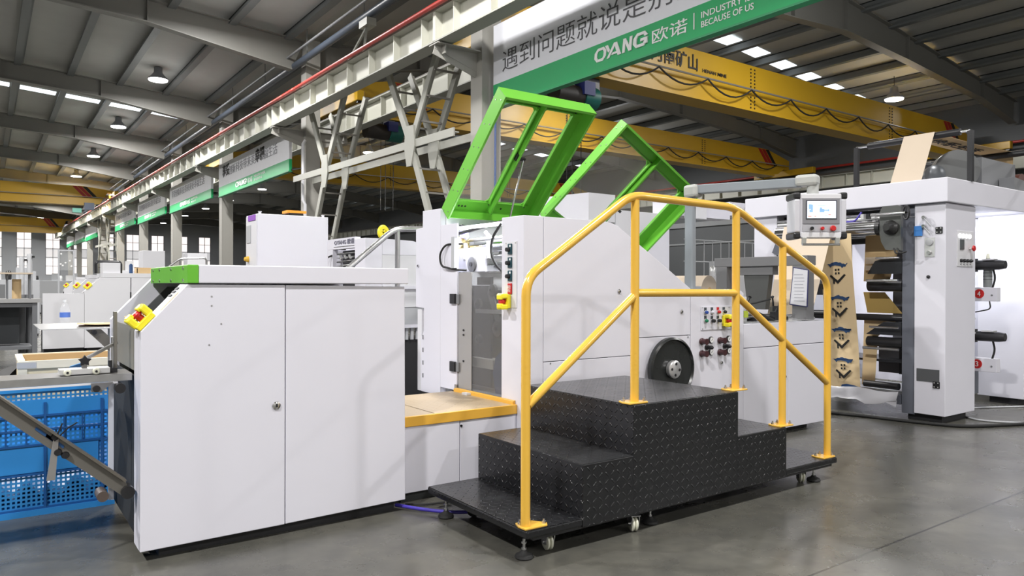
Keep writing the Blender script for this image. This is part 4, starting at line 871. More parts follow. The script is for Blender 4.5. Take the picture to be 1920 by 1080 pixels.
for s in (.06, .095): MB().prism([(.10 + s, .635 - s * .9), (.16 + s, .58 - s * .9), (.165 + s, .59 - s * .9), (.105 + s, .645 - s * .9)], 'y', 3.428, 3.4318).build('slot', mat('slot_blue', (.02, .09, .25), .5), d1)
MB().prism([(.222, .545), (.240, .545), (.228, .375), (.198, .375)], 'y', 3.42, 3.4315).build('hanging_tab', rail_m, d1)
for (x, z) in ((.236, .483), (.262, .468), (.228, .545)): MB().lathe([(.012, 0), (.015, .006), (.012, .014)], (x, 3.43, z), (0, -1, 0), 12).build('clamp_knob', black, d1)
m = MB(); m.tube([(.225, 3.42, .53), (.27, 3.40, .58), (.30, 3.39, .60)], .003, 6); m.tube([(.225, 3.42, .53), (.25, 3.40, .60)], .003, 6); m.build('spring_wire', blackm, d1)
MB().cyl((.485, 3.41, .285), (.485, 3.50, .285), .026, 20).build('pivot', blackm, dt); MB().cyl((.395, 3.43, .278), (.395, 3.52, .278), .022, 16).build('roller', mat('brown_roller', (.08, .06, .05), .5), dt)
MB().prism([(.36, .739), (.44, .739), (.395, .70), (.36, .705)], 'y', 3.49, 3.509).build('hanger_plate', fr, dt); MB().cyl((.377, 3.475, .718), (.377, 3.489, .718), .014, 14).build('hanger_bolt', black, dt)
MB().cyl((.465, 3.48, .712), (.465, 3.56, .712), .021, 18).build('edge_roller', blackm, dt)
# guide block with two wheels and star knob
gb = MB().box(.25, 3.545, .774, .435, 3.625, .797).build('guide_block', alum, dt, bev=.002)
for x in (.278, .382): w_ = MB().lathe([(.012, 0), (.0145, .003), (.0145, .012), (.011, .015)], (x, 3.545, .785), (0, -1, 0), 20).build('guide_wheel', nylon, gb); MB().cyl((x, 3.528, .785), (x, 3.5295, .785), .005, 12).build('wheel_bore', blackm, w_)
MB().box(.333, 3.575, .797, .353, 3.595, .83).build('stem', rail_m, gb)
kb = MB(); kb.prism([(.343 + (.026 if k % 2 == 0 else .015) * math.sin(k * PI / 5), .828 + (.024 if k % 2 == 0 else .014) * math.cos(k * PI / 5)) for k in range(10)], 'y', 3.56, 3.58); kb.build('star_knob', black, gb)
m = MB(); m.bar((.345, 3.60, .832), (.475, 3.66, .895), .014, .012); m.build('link_rod', steel, gb)
MB().box(.437, 3.58, .7705, .467, 3.60, .79).build('end_clip', blackm, gb)
MB().box(.462, 3.64, .7705, .474, 3.68, 1.03).build('stop_bar', tau2, dt); MB().box(.454, 3.65, .7705, .4615, 3.68, .92).build('stop_bar', steel, dt)
MB().cyl((.445, 3.63, .7705), (.445, 3.63, .82), .008, 10).build('latch_pin', blackm, dt)
# rear shelf of the table carrying paper, on a diagonal strut
MB().box(.24, 4.66, .905, .62, 5.35, .909).build('rear_shelf', glass('shelf_plate', (.45, .45, .45), .7, .3), dt)
m = MB(); m.prism([(.455, .90), (.53, .90), (.64, .785), (.64, .70)], 'y', 4.68, 4.70); q = m.build('rear_strut', taupe, dt); MB().cyl((.495, 4.66, .885), (.495, 4.68, .885), .013, 14).build('pivot_bolt', black, q)
MB().box(.60, 4.25, .55, .64, 5.0, .92).build('rear_bracket', grey_l, dt)
bg = thing('water_bottle', 'small clear water bottle with blue label standing on the rear shelf at left', 'bottle', (.37, 4.86, .909))
MB().lathe([(.024, 0), (.026, .004), (.024, .03), (.026, .05), (.026, .085), (.024, .105), (.018, .125), (.010, .137), (.010, .142)], (.37, 4.86, .909), Z, 20).build('body', bottle_m, bg)
MB().lathe([(.0115, .142), (.0115, .154)], (.37, 4.86, .909), Z, 14).build('cap', mat('clear_white_cap', (.75, .77, .8), .3), bg)
MB().lathe([(.0265, .055), (.0265, .083)], (.37, 4.86, .909), Z, 20, close=False).build('label', mat('blue_label', (.10, .20, .62), .4), bg)
for i, (a, b, c_) in enumerate(((0, 0, 0), (.03, .02, .008), (-.01, -.03, .016))):
    s_ = MB(); rows = [[(.43 + a + .02 * u + .18 * v, 4.80 + b + .22 * u, .911 + c_ * .8 + (.006 if (u, v) == (0, 0) else 0)) for v in (0, .5, 1)] for u in (0, 1)]; s_.sheet(rows, .0025)
    tag(s_.build('kraft_paper_sheet', mat('pink_kraft', (.45, .33, .28), .6) if i < 2 else kraft, org=(.5, 4.9, .91)), ['kraft paper sheet on the rear shelf right of the bottle, bottom of three', 'kraft paper sheet in the middle of the three on the rear shelf', 'kraft paper sheet topmost of the three on the rear shelf'][i], 'paper', 'kraft sheets on the rear shelf')
# throat of the cabinet seen from the left
MB().box(.535, 3.51, .772, .541, 4.18, .965).build('throat_plate', mat('throat_steel', (.26, .25, .22), .4, .3), cab); MB().box(.524, 3.51, .08, .532, 4.19, .757).build('dark_interior_sheet', mat('interior_shade_black', (.016, .018, .020), .75), cab)  # near-black sheet stands in for the shaded cabinet interior
m = MB(); m.sheet([[(.52 + .075 * v, 3.72 + .05 * u, .985 + .01 * v + .02 * u) for v in (0, 1)] for u in (0, 1)], .003); tag(m.build('kraft_paper_offcut', kraft, org=(.55, 3.7, 1)), 'bent kraft paper piece sticking out of the cabinet throat by the yellow stop button', 'paper')
MB().box(.56, 3.68, .7705, .599, 3.72, .98).build('paper_stop', tau2, cab)
gl = MB(); gl.sheet([[(.32 + .13 * v / 3, 4.02 + .1 * u, .70 + .10 * math.sin(1 + v * .8) * (1 - u * .3)) for v in range(4)] for u in range(3)], .004); gl.v = [(x - .02, y - .34, z + .015) for x, y, z in gl.v]
tag(gl.build('blue_wrap', mat('light_blue_film', (.22, .52, .95), .35), org=(.35, 3.8, .78)), 'light blue plastic wrap behind the black star knob on the table', 'wrap')
# ================================================================== BLUE PALLET CRATE
cr = thing('blue_crate', 'tall blue perforated plastic crate under the delivery table', 'crate', (0, 4.7, 0))
CY, X0, X1, CT = 4.35, -.95, .555, .66
def cbox(x0, z0, x1, z1, nm, mt, d0=.0, d1=.02): return MB().box(x0, CY + d0, z0, x1, CY + d1, z1).build(nm, mt, cr)
cbox(X0, .345, X1, .495, 'mesh_panel', crate_p, .010, .014); cbox(X0, .03, X1, .205, 'mesh_panel', crate_p, .010, .014); cbox(X0, .205, X1, .345, 'mesh_panel', crate_p, .010, .014)
cbox(X0, .575, X1, .615, 'vent_band', crate_p, .008, .013); cbox(X0, .615, X1, CT, 'rim', crate_b, 0, .03); cbox(X0, .495, X1, .575, 'rim', crate_b, .006, .02)
cbox(-.40, .215, -.02, .345, 'label_panel', crate_b, .004, .012); cbox(.0, .215, .48, .345, 'label_panel', crate_b, .004, .012)
for x in (-.9, -.70, -.43, -.01, .24, .49): MB().box(x, CY - .002, .02, x + .012, CY + .012, .56).build('rib', mat('crate_dark_blue', (.01, .09, .30), .4), cr)
for x in (-.30, -.20, -.10, .08, .165, .325, .405): MB().box(x, CY + .002, .345, x + .007, CY + .012, .49).build('rib', MATS['crate_dark_blue'], cr)
for z in (.03, .20, .345, .42, .49): MB().box(X0, CY, z, X1, CY + .012, z + .010).build('rib', MATS['crate_dark_blue'], cr)
MB().box(X0, CY - .006, 0.0, X1, CY + .03, .03).build('base_rail', crate_b, cr); MB().box(X1 - .012, CY + .031, .031, X1, CY + .6, .5).build('side_wall', crate_b, cr); MB().box(X0, CY + .58, .031, X1 - .013, CY + .6, .5).build('back_wall', crate_b, cr)
MB().box(X0, CY + .031, 0.01, X1, CY + .6, .03).build('floor_panel', crate_b, cr)
random.seed(5)
for i in range(9):
    x = -.82 + .155 * i; b_ = MB(); rows = [[(x + .17 * v / 3 + .02 * u, CY + .06 + .15 * u, .09 + .04 * ((v + i) % 2) + random.uniform(.0, .05) + .012 * u) for v in range(4)] for u in range(5)]; b_.sheet(rows, .03)
    tag(b_.build('white_paper_bundle', paintw, org=(x, CY + .3, .05)), 'white paper bundle lying in the bottom of the blue crate', 'paper bundle', 'white bundles in the blue crate')
for o in [o for o in COL.objects if o.name.startswith('white_paper_bundle')]: o['label'] = 'white paper bundle seen through the mesh low in the blue crate'
# ================================================================== PLYWOOD BOX
pb = thing('plywood_box', 'open pale plywood crate with white painted rim behind the delivery table', 'crate', (.9, 6.2, 0))
bx0, bx1, by0, by1, bt = .18, 1.5, 5.62, 6.15, .66
MB().box(bx0, by0, .02, bx1, by0 + .02, bt - .045).build('front_panel', wood, pb); MB().box(bx0, by1 - .02, .02, bx1, by1, bt).build('back_panel', wood_d, pb); MB().box(bx0, by0 + .02, .02, bx0 + .02, by1 - .02, bt).build('end_panel', wood, pb); MB().box(bx1 - .02, by0 + .02, .02, bx1, by1 - .02, bt).build('end_panel', wood_d, pb)
rimw = mat('cream_painted_wood', (.74, .70, .58), .5)
MB().box(bx0 - .01, by0 - .015, bt - .05, bx1, by0 + .01, bt).build('rim_batten', rimw, pb); MB().box(bx0 - .01, by0 + .011, bt - .01, bx0 + .03, by1, bt + .006).build('rim_batten', rimw, pb); MB().box(bx0, by1, bt - .03, bx1, by1 + .02, bt + .006).build('rim_batten', rimw, pb); MB().box(bx0 - .01, by0 - .012, .02, bx0 + .04, by0 - .001, bt - .05).build('corner_batten', rimw, pb)
MB().box(bx0, by0, 0, bx1, by1, .02).build('base_board', wood_d, pb); MB().box(bx0 - .015, by0 - .018, bt - .045, bx0 + .09, by0 - .0151, bt - .008).build('metal_corner', grey_l, pb)
# ================================================================== PRINTING PRESS (right)
pp = thing('printing_press', 'large white printing press at the right with kraft paper running through it', 'printing press', (7.3, 3.8, 0))
PX, PY = 6.5, 2.87
MB().box(PX, PY, .065, 7.055, 3.122, 1.853).build('near_column', white, pp, bev=.004); MB().box(PX + .02, 3.124, .05, PX + .20, 3.235, 1.855).build('column_edge', slate, pp); MB().box(6.56, 2.92, 0, 7.0, 3.2, .064).build('column_foot', dark, pp)
MB().box(PX + .0, 4.475, .065, 7.05, 4.745, 1.88).build('far_column', white, pp, bev=.004)
MB().box(PX - .04, PY - .03, 1.857, 9.6, 4.83, 2.06).build('overhead_beam', white, pp, bev=.006)
MB().box(8.17, PY + .02, .06, 9.4, 3.30, 1.856).build('second_column', white, pp, bev=.004); MB().box(9.41, PY + .03, .06, 9.6, 3.6, 1.856).build('second_column_edge', grey_l, pp); MB().box(8.2, 2.95, 0, 9.4, 3.2, .06).build('column_foot', dark, pp)
MB().box(8.30, 3.31, .1, 8.35, 4.7, 1.85).build('rear_panel', white, pp)
MB().box(6.62, 3.24, 1.76, 6.70, 4.47, 1.85).build('recess_header', dark, pp)
def ptube(x, z, r, mt, nm='roller', y0=3.24, y1=4.47): return MB().cyl((x, y0, z), (x, y1, z), r, 24).build(nm, mt, pp)
ptube(6.50, 1.80, .012, chrome, 'tie_bar'); ptube(6.52, 1.765, .022, alum, 'tie_bar', 3.3); ptube(6.50, 1.735, .010, steel, 'tie_bar')
ptube(6.42, 1.672, .070, chrome, 'chrome_roller', 3.40, 4.40); e_ = MB().cyl((6.42, 3.36, 1.672), (6.42, 3.40, 1.672), .072, 24).build('roller_end', blackm, pp); MB().cyl((6.42, 3.24, 1.672), (6.42, 3.36, 1.672), .018, 12).build('shaft', chrome, pp)
MB().prism([(3.17, 1.46), (3.17, 1.84), (3.20, 1.85), (3.33, 1.85), (3.355, 1.80), (3.355, 1.62), (3.34, 1.54), (3.30, 1.47)], 'x', 6.36, 6.40).build('bracket_plate', mat('bracket_grey_steel', (.12, .125, .12), .35, .4), pp)
MB().lathe([(.06, 0), (.065, .02), (.04, .06), (.03, .09)], (6.36, 3.25, 1.66), (-1, 0, 0), 20).build('bearing_boss', mat('dark_boss', (.05, .05, .05), .35, .5), pp)
m = MB(); [m.tube([(6.36, 3.20 + .03 * k, 1.48), (6.34, 3.17 + .03 * k, 1.43), (6.36, 3.12 + .04 * k, 1.45)], .007, 8, fillet=.03) for k in range(2)]; m.build('hose_loop', rubber, pp)
MB().cyl((6.30, 3.40, 1.775), (6.30, 3.10, 1.775), .013, 12).build('adjusting_shaft', chrome, pp)
hw = MB(); n = 20; hw.tube([(6.30 + 0 * k, 3.095, 1.775) if False else (6.30 + .055 * math.cos(2 * PI * k / n) * .2, 3.095 - .0 + .03 * math.cos(2 * PI * k / n), 1.775 + .055 * math.sin(2 * PI * k / n)) for k in range(n + 1)], .009, 8); hwo = hw.build('hand_wheel', black, pp)
m = MB(); m.bar((6.30, 3.07, 1.775), (6.30, 3.12, 1.775), .012, .012); m.build('spoke', black, hwo); m = MB(); m.bar((6.30, 3.095, 1.725), (6.30, 3.095, 1.825), .012, .012); m.build('spoke', black, hwo)
MB().cyl((6.30, 3.09, 1.735), (6.30, 3.02, 1.732), .004, 8).build('wheel_handle', chrome, hwo)
tag(MB().box(6.485, 3.055, 1.585, 6.497, 3.12, 1.67).build('blue_tag', mat('blue_tag_plastic', (.05, .22, .60), .4), org=(6.49, 3.09, 1.6)), 'blue tag card hanging below the small black wheel on the press column', 'tag')
for z in (1.74, 1.665): q = MB().cyl((PX - .03, 3.04, z), (PX, 3.04, z), .014, 12).build('stopcock', steel, pp); MB().cyl((PX - .026, 3.04, z), (PX - .022, 2.985, z - .07), .005, 8).build('stopcock_lever', grey_l, q)
gp = MB().box(PX - .006, 2.955, 1.405, PX, 3.036, 1.565).build('gauge_plate', alum, pp); g2 = MB().lathe([(.03, 0), (.03, .012), (.026, .014)], (PX - .006, 2.997, 1.528), (-1, 0, 0), 24).build('pressure_gauge', grey_l, gp); MB().lathe([(.02, 0), (.015, .02)], (PX - .006, 2.997, 1.44), (-1, 0, 0), 18).build('regulator_knob', steel, gp)
for z in (1.625, .325): lt = MB().box(PX - .008, 2.893 if z > 1 else 2.91, z - .028, PX, 2.949 if z > 1 else 2.966, z + .028).build('latch', black, pp, bev=.003); [MB().cyl((PX - .010, (2.906 if z > 1 else 2.923) + a, z + b), (PX - .008, (2.906 if z > 1 else 2.923) + a, z + b), .005, 8).build('screw', alum, lt) for a in (0, .03) for b in (-.017, .017)]
MB().lathe([(.014, 0), (.014, .01), (.006, .014)], (PX, 3.006, 1.235), (-1, 0, 0), 14).build('black_button', black, pp)
MB().box(PX - .003, 2.915, .345, PX, 3.10, .452).build('name_plate', mat('grey_name_plate', (.12, .125, .13), .4, .3), pp)
cp = MB().box(6.70, PY - .005, 1.325, 7.0, PY, 1.63).build('control_plate', white2, pp, bev=.001)
for k in range(4): MB().lathe([(.018, 0), (.018, .008), (.014, .011)], (6.74 + .062 * k, PY - .005, 1.585), (0, -1, 0), 18).build('pilot_lamp', lampmat('pilot_glow', (1, 1, 1), 3.0), cp)
MB().box(6.745, PY - .012, 1.47, 6.815, PY - .005, 1.555).build('display', mat('grey_display', (.10, .11, .115), .3), cp)
b_ = MB().cyl((6.93, PY - .005, 1.48), (6.93, PY - .03, 1.48), .010, 12).build('button_stem', alum, cp); MB().lathe([(.012, 0), (.026, .012), (.022, .022)], (6.93, PY - .025, 1.483), (0, -1, 0), 18).build('mushroom_button', red, b_)
for k in range(4): MB().lathe([(.014, 0), (.015, .012), (.008, .024)], (6.76 + .06 * k, PY - .005, 1.375), (0, -1, 0), 14).build('selector', black, cp); MB().box(6.75 + .06 * k, PY - .0062, 1.34, 6.77 + .06 * k, PY - .005, 1.346).build('caption', ink, cp)
# ink units inside the press
ptube(6.56, 1.162, .055, blackm, 'black_roller', 3.24, 3.55); ptube(6.56, .872, .030, blackm, 'black_roller', 3.24, 4.4); ptube(6.56, .655, .045, blackm, 'black_roller', 3.24, 3.56); ptube(6.50, .275, .030, black, 'black_roller', 3.25, 3.56); ptube(6.75, 1.60, .05, blackm, 'black_roller', 3.24, 4.4); ptube(6.45, 1.225 - .02, .012, chrome, 'tie_bar', 3.24, 3.52); ptube(6.48, 1.405, .010, chrome, 'tie_bar', 3.24, 3.45); ptube(6.47, .79, .010, chrome, 'tie_bar', 3.24, 3.5); ptube(6.47, .60, .012, steel, 'tie_bar', 3.24, 3.56)
dk = mat('ink_tray_black', (.02, .022, .026), .35)
MB().prism([(3.24, 1.265), (3.24, 1.395), (3.43, 1.395), (3.48, 1.38), (3.55, 1.265)], 'x', 6.52, 6.58).build('ink_tray', dk, pp); MB().prism([(3.24, .72), (3.24, .835), (3.40, .835), (3.56, .72)], 'x', 6.52, 6.58).build('ink_tray', dk, pp)
MB().prism([(3.42, .35), (3.42, 1.66), (3.56, 1.66), (3.56, .35)], 'x', 7.0, 7.04).build('inner_stay', slate, pp); MB().box(6.80, 3.24, .35, 6.84, 3.40, .58).build('inner_stay', dk, pp); MB().box(6.86, 3.40, .35, 6.90, 3.62, .62).build('inner_stay', slate, pp)
MB().box(6.62, 3.24, .47, 7.1, 4.47, .49).build('lower_shelf', dk, pp); MB().box(6.50, 3.24, .12, 6.60, 4.47, .20).build('bottom_beam', slate, pp); MB().box(6.62, 3.24, .20, 7.2, 4.47, .22).build('bottom_tray', alum, pp)
MB().rbox((6.60, 4.3, 1.55), .25, .35, .28, rx=.4).build('hopper', slate, pp)
m = MB(); m.tube([(6.42, 3.78, 1.82), (6.40, 3.72, 1.745), (6.40, 3.60, 1.74), (6.42, 3.55, 1.82)], .008, 8, fillet=.03); m.build('violet_hose', purple, pp)
for k in range(3): MB().box(6.40, 3.42 + .05 * k, 1.755, 6.44, 3.45 + .05 * k, 1.80).build('sensor_block', alum if k != 1 else blackm, pp)
random.seed(2)
m = MB(); m.sheet([[(6.48 - .012 * v + random.uniform(-.015, .015), 3.25 + .09 * u, .215 - .035 * v + random.uniform(-.02, .02)) for v in range(4)] for u in range(14)], .003)
tag(m.build('plastic_film', mat('silver_film', (.50, .50, .53), .35, .2), org=(6.45, 3.8, .2)), 'crumpled silvery plastic film over the low front beam of the press', 'film')
area('press_interior_light', (7.3, 3.7, 1.62), .3, 14, rot=(0, math.radians(-55), 0), shape='RECTANGLE', sy=.8, color=(.93, .95, 1))
area('press_side_light', (7.62, 3.05, 1.66), .08, 10, rot=(0, math.radians(-60), 0), shape='RECTANGLE', sy=.3, color=(.93, .95, 1))
MB().cyl((7.60, 2.92, 1.69), (7.60, 3.3, 1.69), .012, 10).build('led_tube', led_e, pp); MB().cyl((7.75, 3.35, 1.66), (7.75, 4.3, 1.66), .012, 10).build('led_tube', led_e, pp)
# side colour units 4 and 3
for z, num, mz in ((1.02, '4', 1.35), (.375, '3', .70)):
    bxx = MB().box(7.42, 2.84, z, 7.50, 3.6, z + .125).build('ink_unit_box', white, pp, bev=.003); q = MB().lathe([(.042, 0), (.042, .002)], (7.42, 2.985 if num == '4' else 3.0, z + .068), (-1, 0, 0), 28).build('number_disc', red, bxx)
    text('numeral', num, (7.416, (2.985 if num == '4' else 3.0) + .014, z + .045), NX, Z, .026, .046, paintw, q, ext=.002); MB().cyl((7.415, 2.88, z + .055), (7.42, 2.88, z + .055), .008, 10).build('lock', grey_m, bxx)
    mo = MB().lathe([(.04, 0), (.045, .02), (.045, .20), (.036, .25)], (7.42, 3.02, mz), (0, -1, 0), 24).build('drive_motor', mat('charcoal_motor', (.03, .03, .033), .35), pp); MB().box(7.36, 3.02, mz - .06, 7.48, 3.5, mz + .06).build('gearbox', blackm, pp); MB().box(7.38, 2.85, mz + .042, 7.46, 2.95, mz + .054).build('terminal_cover', alum, mo)
    for k in range(3): MB().box(7.34, 3.05, mz - .14 - .05 * k, 7.46, 3.5, mz - .125 - .05 * k).build('bracket', blackm, pp)
    m = MB(); m.tube([(7.42, 2.87, mz - .04), (7.44, 2.86, mz - .12), (7.43, 2.88, z + .12)], .009, 8, fillet=.04); m.build('cable', rubber, pp)
m = MB(); m.tube([(7.42, 2.9, 1.02), (7.40, 2.88, .95), (7.38, 3.0, .92)], .006, 8, fillet=.04); m.build('cable', rubber, pp)
MB().lathe([(.02, 0), (.03, .008), (.012, .016), (.012, .03), (.024, .036), (.02, .05)], (7.40, 3.06, 1.41), Z, 14).build('knob', black, pp)
MB().box(7.42, 3.06, .15, 7.60, 3.6, .37).build('unit_support', slate, pp); MB().box(7.42, 3.1, .50, 7.60, 3.6, 1.02).build('unit_support', mat('greenish_black', (.03, .035, .03), .4), pp); MB().box(7.42, 3.1, 1.148, 7.60, 3.6, 1.28).build('unit_support', MATS['greenish_black'], pp); MB().box(7.55, 3.12, 1.42, 7.62, 3.5, 1.70).build('unit_support', dk, pp)
for z in (.83, .70): MB().box(7.36, 3.0, z + .02, 7.39, 3.2, z + .035).build('white_bar', white2, pp)
MB().lathe([(.045, 0), (.045, .10), (.038, .10), (.038, .0)], (7.38, 3.18, 1.195), (0, -1, 0), 20).build('tape_core', nylon, pp)
bt_ = thing('spray_bottle', 'grey striped bottle with pale cap standing on the box marked 4', 'bottle', (7.46, 2.93, 1.145))
MB().lathe([(.034, 0), (.036, .004), (.036, .22), (.030, .25), (.016, .265)], (7.46, 2.93, 1.1455), Z, 20).build('body', mat('grey_bottle', (.28, .30, .30), .35), bt_); MB().lathe([(.016, .265), (.014, .30), (.008, .31)], (7.46, 2.93, 1.1455), Z, 16).build('cap', nylon, bt_)
for k in range(5): MB().lathe([(.0366, 0), (.0366, .006)], (7.46, 2.93, 1.145 + .07 + .03 * k), Z, 20, close=False).build('stripe', ink, bt_)
# paper webs in the press
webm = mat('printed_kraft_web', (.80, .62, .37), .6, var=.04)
wb_ = MB(); wb_.sheet([[(6.33 + (6.50 - 6.33) * (1 - t_) + .01 * math.sin(6 * t_), 3.905 - .308 * s_ + .0 * t_, .19 + 1.44 * t_) for s_ in (0, .25, .5, .75, 1)] for t_ in (0, .15, .3, .45, .6, .75, .9, 1)], .002)
web = thing('printed_paper_web', 'kraft paper strip with blue and black house marks hanging down the front of the press', 'paper web', (6.42, 3.7, .2)); wbo = wb_.build('paper', webm, web)
def mark(zc):
    X = lambda z: 6.50 - .17 * (z - .19) / 1.44 - .008; c = 3.745
    def P_(pts, nm, mt):
        q = MB(); q.prism([(c - a, zc + b) for a, b in pts], 'x', 0, .003); q.v = [(x + X(z) - .004, y, z) for x, y, z in q.v]; return q.build(nm, mt, web)
    cl_ = []; random.seed(int(zc * 100))
    for k in range(13): t_ = k / 12; cl_.append((-.10 + .2 * t_, .085 - .012 * abs(2 * t_ - 1) * 2 + random.uniform(-.005, .006)))
    lo_ = [(.10, .075), (.08, .04), (.065, .045), (.05, .03), (.035, .048), (.01, .052), (-.02, .055), (-.05, .05), (-.062, .035), (-.075, .05), (-.09, .065)]
    P_(cl_ + lo_, 'cloud_mark', navy)
    P_([(-.075, -.045), (-.065, -.03), (.0, -.085), (.065, -.025), (.08, -.035), (.0, -.115)], 'roof_mark', blk_ink); P_([(-.045, -.07), (-.03, -.085), (-.03, -.115), (-.045, -.115)], 'chimney_mark', blk_ink)
    for (a, b) in ((-.022, .004), (.006, .006), (-.022, -.028), (.006, -.026)): P_([(a, b), (a + .016, b), (a + .016, b + .018), (a, b + .018)], 'window_mark', blk_ink)
for zc in (1.29, .985, .69, .41): mark(zc)
q = MB(); q.prism([(3.78, .212), (3.60, .205), (3.61, .235), (3.66, .245), (3.72, .25), (3.77, .24)], 'x', 6.486, 6.489); q.build('cloud_mark', navy, web)
w2 = thing('kraft_paper_web', 'plain kraft paper web folding back inside the press behind the printed strip', 'paper web', (6.7, 3.6, 1.2))
yk = mat('lit_kraft', (.55, .38, .12), .6)  # yellow light on the paper painted in as its colour
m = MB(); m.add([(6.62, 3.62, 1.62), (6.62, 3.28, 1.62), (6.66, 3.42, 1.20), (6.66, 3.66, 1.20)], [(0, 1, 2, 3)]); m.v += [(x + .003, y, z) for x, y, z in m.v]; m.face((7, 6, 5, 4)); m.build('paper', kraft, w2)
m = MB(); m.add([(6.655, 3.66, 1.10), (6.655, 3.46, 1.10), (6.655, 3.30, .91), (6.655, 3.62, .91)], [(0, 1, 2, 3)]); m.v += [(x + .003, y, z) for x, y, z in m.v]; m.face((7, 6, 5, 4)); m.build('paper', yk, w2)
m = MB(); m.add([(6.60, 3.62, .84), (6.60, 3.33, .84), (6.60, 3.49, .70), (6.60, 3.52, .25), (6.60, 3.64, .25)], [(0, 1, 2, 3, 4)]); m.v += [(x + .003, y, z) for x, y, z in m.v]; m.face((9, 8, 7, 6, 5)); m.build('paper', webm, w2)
MB().box(6.615, 3.40, 1.36, 6.62, 3.62, 1.42).build('pale_strip', kraft_l, w2) ; MB().box(6.615, 3.43, 1.30, 6.62, 3.62, 1.345).build('pale_strip', kraft_l, w2)
# web from the press down to the infeed
fw_ = thing('feed_paper_web', 'pale kraft paper web slanting from the press roller down to the infeed unit', 'paper web', (6, 3.9, 1))
m = MB(); m.sheet([[(5.56 + .80 * t_, 3.50 + .28 * t_ + (.42 + .10 * t_) * s_, .90 + .83 * t_) for s_ in (0, .5, 1)] for t_ in (0, .33, .66, 1)], .002); m.build('paper', kraft_l, fw_)
MB().rbox((6.38, 4.02, 1.15), .10, .26, .05).build('web_guide', blackm, fw_); MB().cyl((6.40, 4.10, .90), (6.40, 3.86, .90), .028, 16).build('guide_roller', black, fw_)
MB().cyl((5.60, 3.5, .885), (5.60, 3.9, .885), .015, 12).build('nip_roller', steel, fw_)
# top frame with bars and web
tf = thing('web_stand', 'black pipe frame on top of the press carrying the paper web', 'frame', (6.9, 3.4, 2.06))
for y in (3.87, 2.76 + .09): MB().box(6.885, y - .02, 2.06, 6.925, y + .02, 2.50).build('post', blackm, tf)
MB().cyl((6.90, 3.87, 2.50), (6.90, 2.85, 2.50), .012, 10).build('axle', chrome, tf); MB().cyl((6.90, 3.75, 2.50), (6.90, 2.93, 2.50), .030, 18).build('idle_roller', black, tf)
for y in (3.95, 2.45): MB().box(8.48, y - .02, 2.06, 8.52, y + .02, 2.50).build('post', blackm, tf)
MB().cyl((8.50, 3.95, 2.50), (8.50, 2.3, 2.50), .030, 18).build('idle_roller', black, tf)
MB().box(6.88, 2.80, 2.06, 8.52, 2.90, 2.08).build('foot_rail', blackm, tf) if False else None
tw = thing('overhead_paper_web', 'pale kraft web draped over the top bar of the press, its far run bearing writing', 'paper web', (6.9, 3.25, 2.5))
m = MB(); m.sheet([[(6.62 + .25 * t_, 3.40 - .27 * s_, 2.062 + .468 * t_) for s_ in (0, .5, 1)] for t_ in (0, .5, 1)], .002); m.build('paper', kraft_l, tw)
m = MB(); m.sheet([[(6.90 + 1.6 * t_, 3.40 - .27 * s_, 2.533 - .02 * math.sin(PI * t_)) for s_ in (0, .5, 1)] for t_ in (0, .25, .5, .75, 1)], .002); m.build('paper', kraft, tw)
text('lettering', '快乐生活', (7.15, 3.33, 2.509), (1, 0, 0), (0, -1, 0), .95, .12, blk_ink, tw)
m = MB(); m.sheet([[(8.53 + .02 * t_, 3.40 - .27 * s_, 2.065 + .45 * t_) for s_ in (0, .5, 1)] for t_ in (0, .5, 1)], .002); m.build('paper', kraft, tw)
bl = thing('blower_fan', 'grey blower motor and round fan housing on top of the press', 'blower', (7.5, 3.2, 2.06))
MB().lathe([(.06, 0), (.085, .02), (.085, .16), (.05, .18)], (7.06, 3.25, 2.16), (-.8, -.6, 0), 24).build('motor', mat('motor_grey', (.12, .13, .14), .3, .3), bl)
MB().lathe([(.10, -.10), (.19, -.09), (.19, .09), (.10, .10)], (7.42, 3.20, 2.235), (-.8, -.6, 0), 32).build('fan_housing', mat('fan_grey', (.13, .135, .135), .4), bl); MB().box(7.55, 3.02, 2.06, 8.3, 3.36, 2.36).build('duct_box', grey_m, bl); MB().box(7.0, 3.1, 2.06, 7.5, 3.35, 2.085).build('base_plate', blackm, bl)
tag(MB().prism([(7.9, 2.061), (8.4, 2.061), (8.4, 2.15), (7.9, 2.19)], 'y', 2.88, 3.01).build('grey_cover', grey_m, org=(8.1, 2.95, 2.06)), 'low grey wedge cover at the right end on top of the press', 'cover')
m = MB(); m.sheet([[(8.45 + .12 * u, 2.88 + .07 * v, 2.07 + .05 * abs(math.sin(u * 2 + v))) for v in range(4)] for u in range(8)], .004); tag(m.build('white_cloth', paintw, org=(8.8, 2.95, 2.06)), 'crumpled white cloth on top of the press at the right edge', 'cloth')
m = MB(); m.cyl((8.7, 3.1, 2.2), (8.7, 3.9, 2.2), .12, 20); tag(m.build('brown_roll', mat('red_brown_paint', (.13, .05, .04), .5), org=(8.7, 3.5, 2.08)), 'red brown roll lying on top of the press at the right edge', 'roll')
m = MB(); m.tube([(8.65, 2.93, 2.12), (8.6, 2.9, 2.22), (8.66, 2.9, 2.32), (8.76, 2.95, 2.38)], .012, 10, fillet=.08); tag(m.build('violet_hose', purple, org=(8.65, 2.9, 2.1)), 'violet hose curling up at the right end of the press top', 'hose')
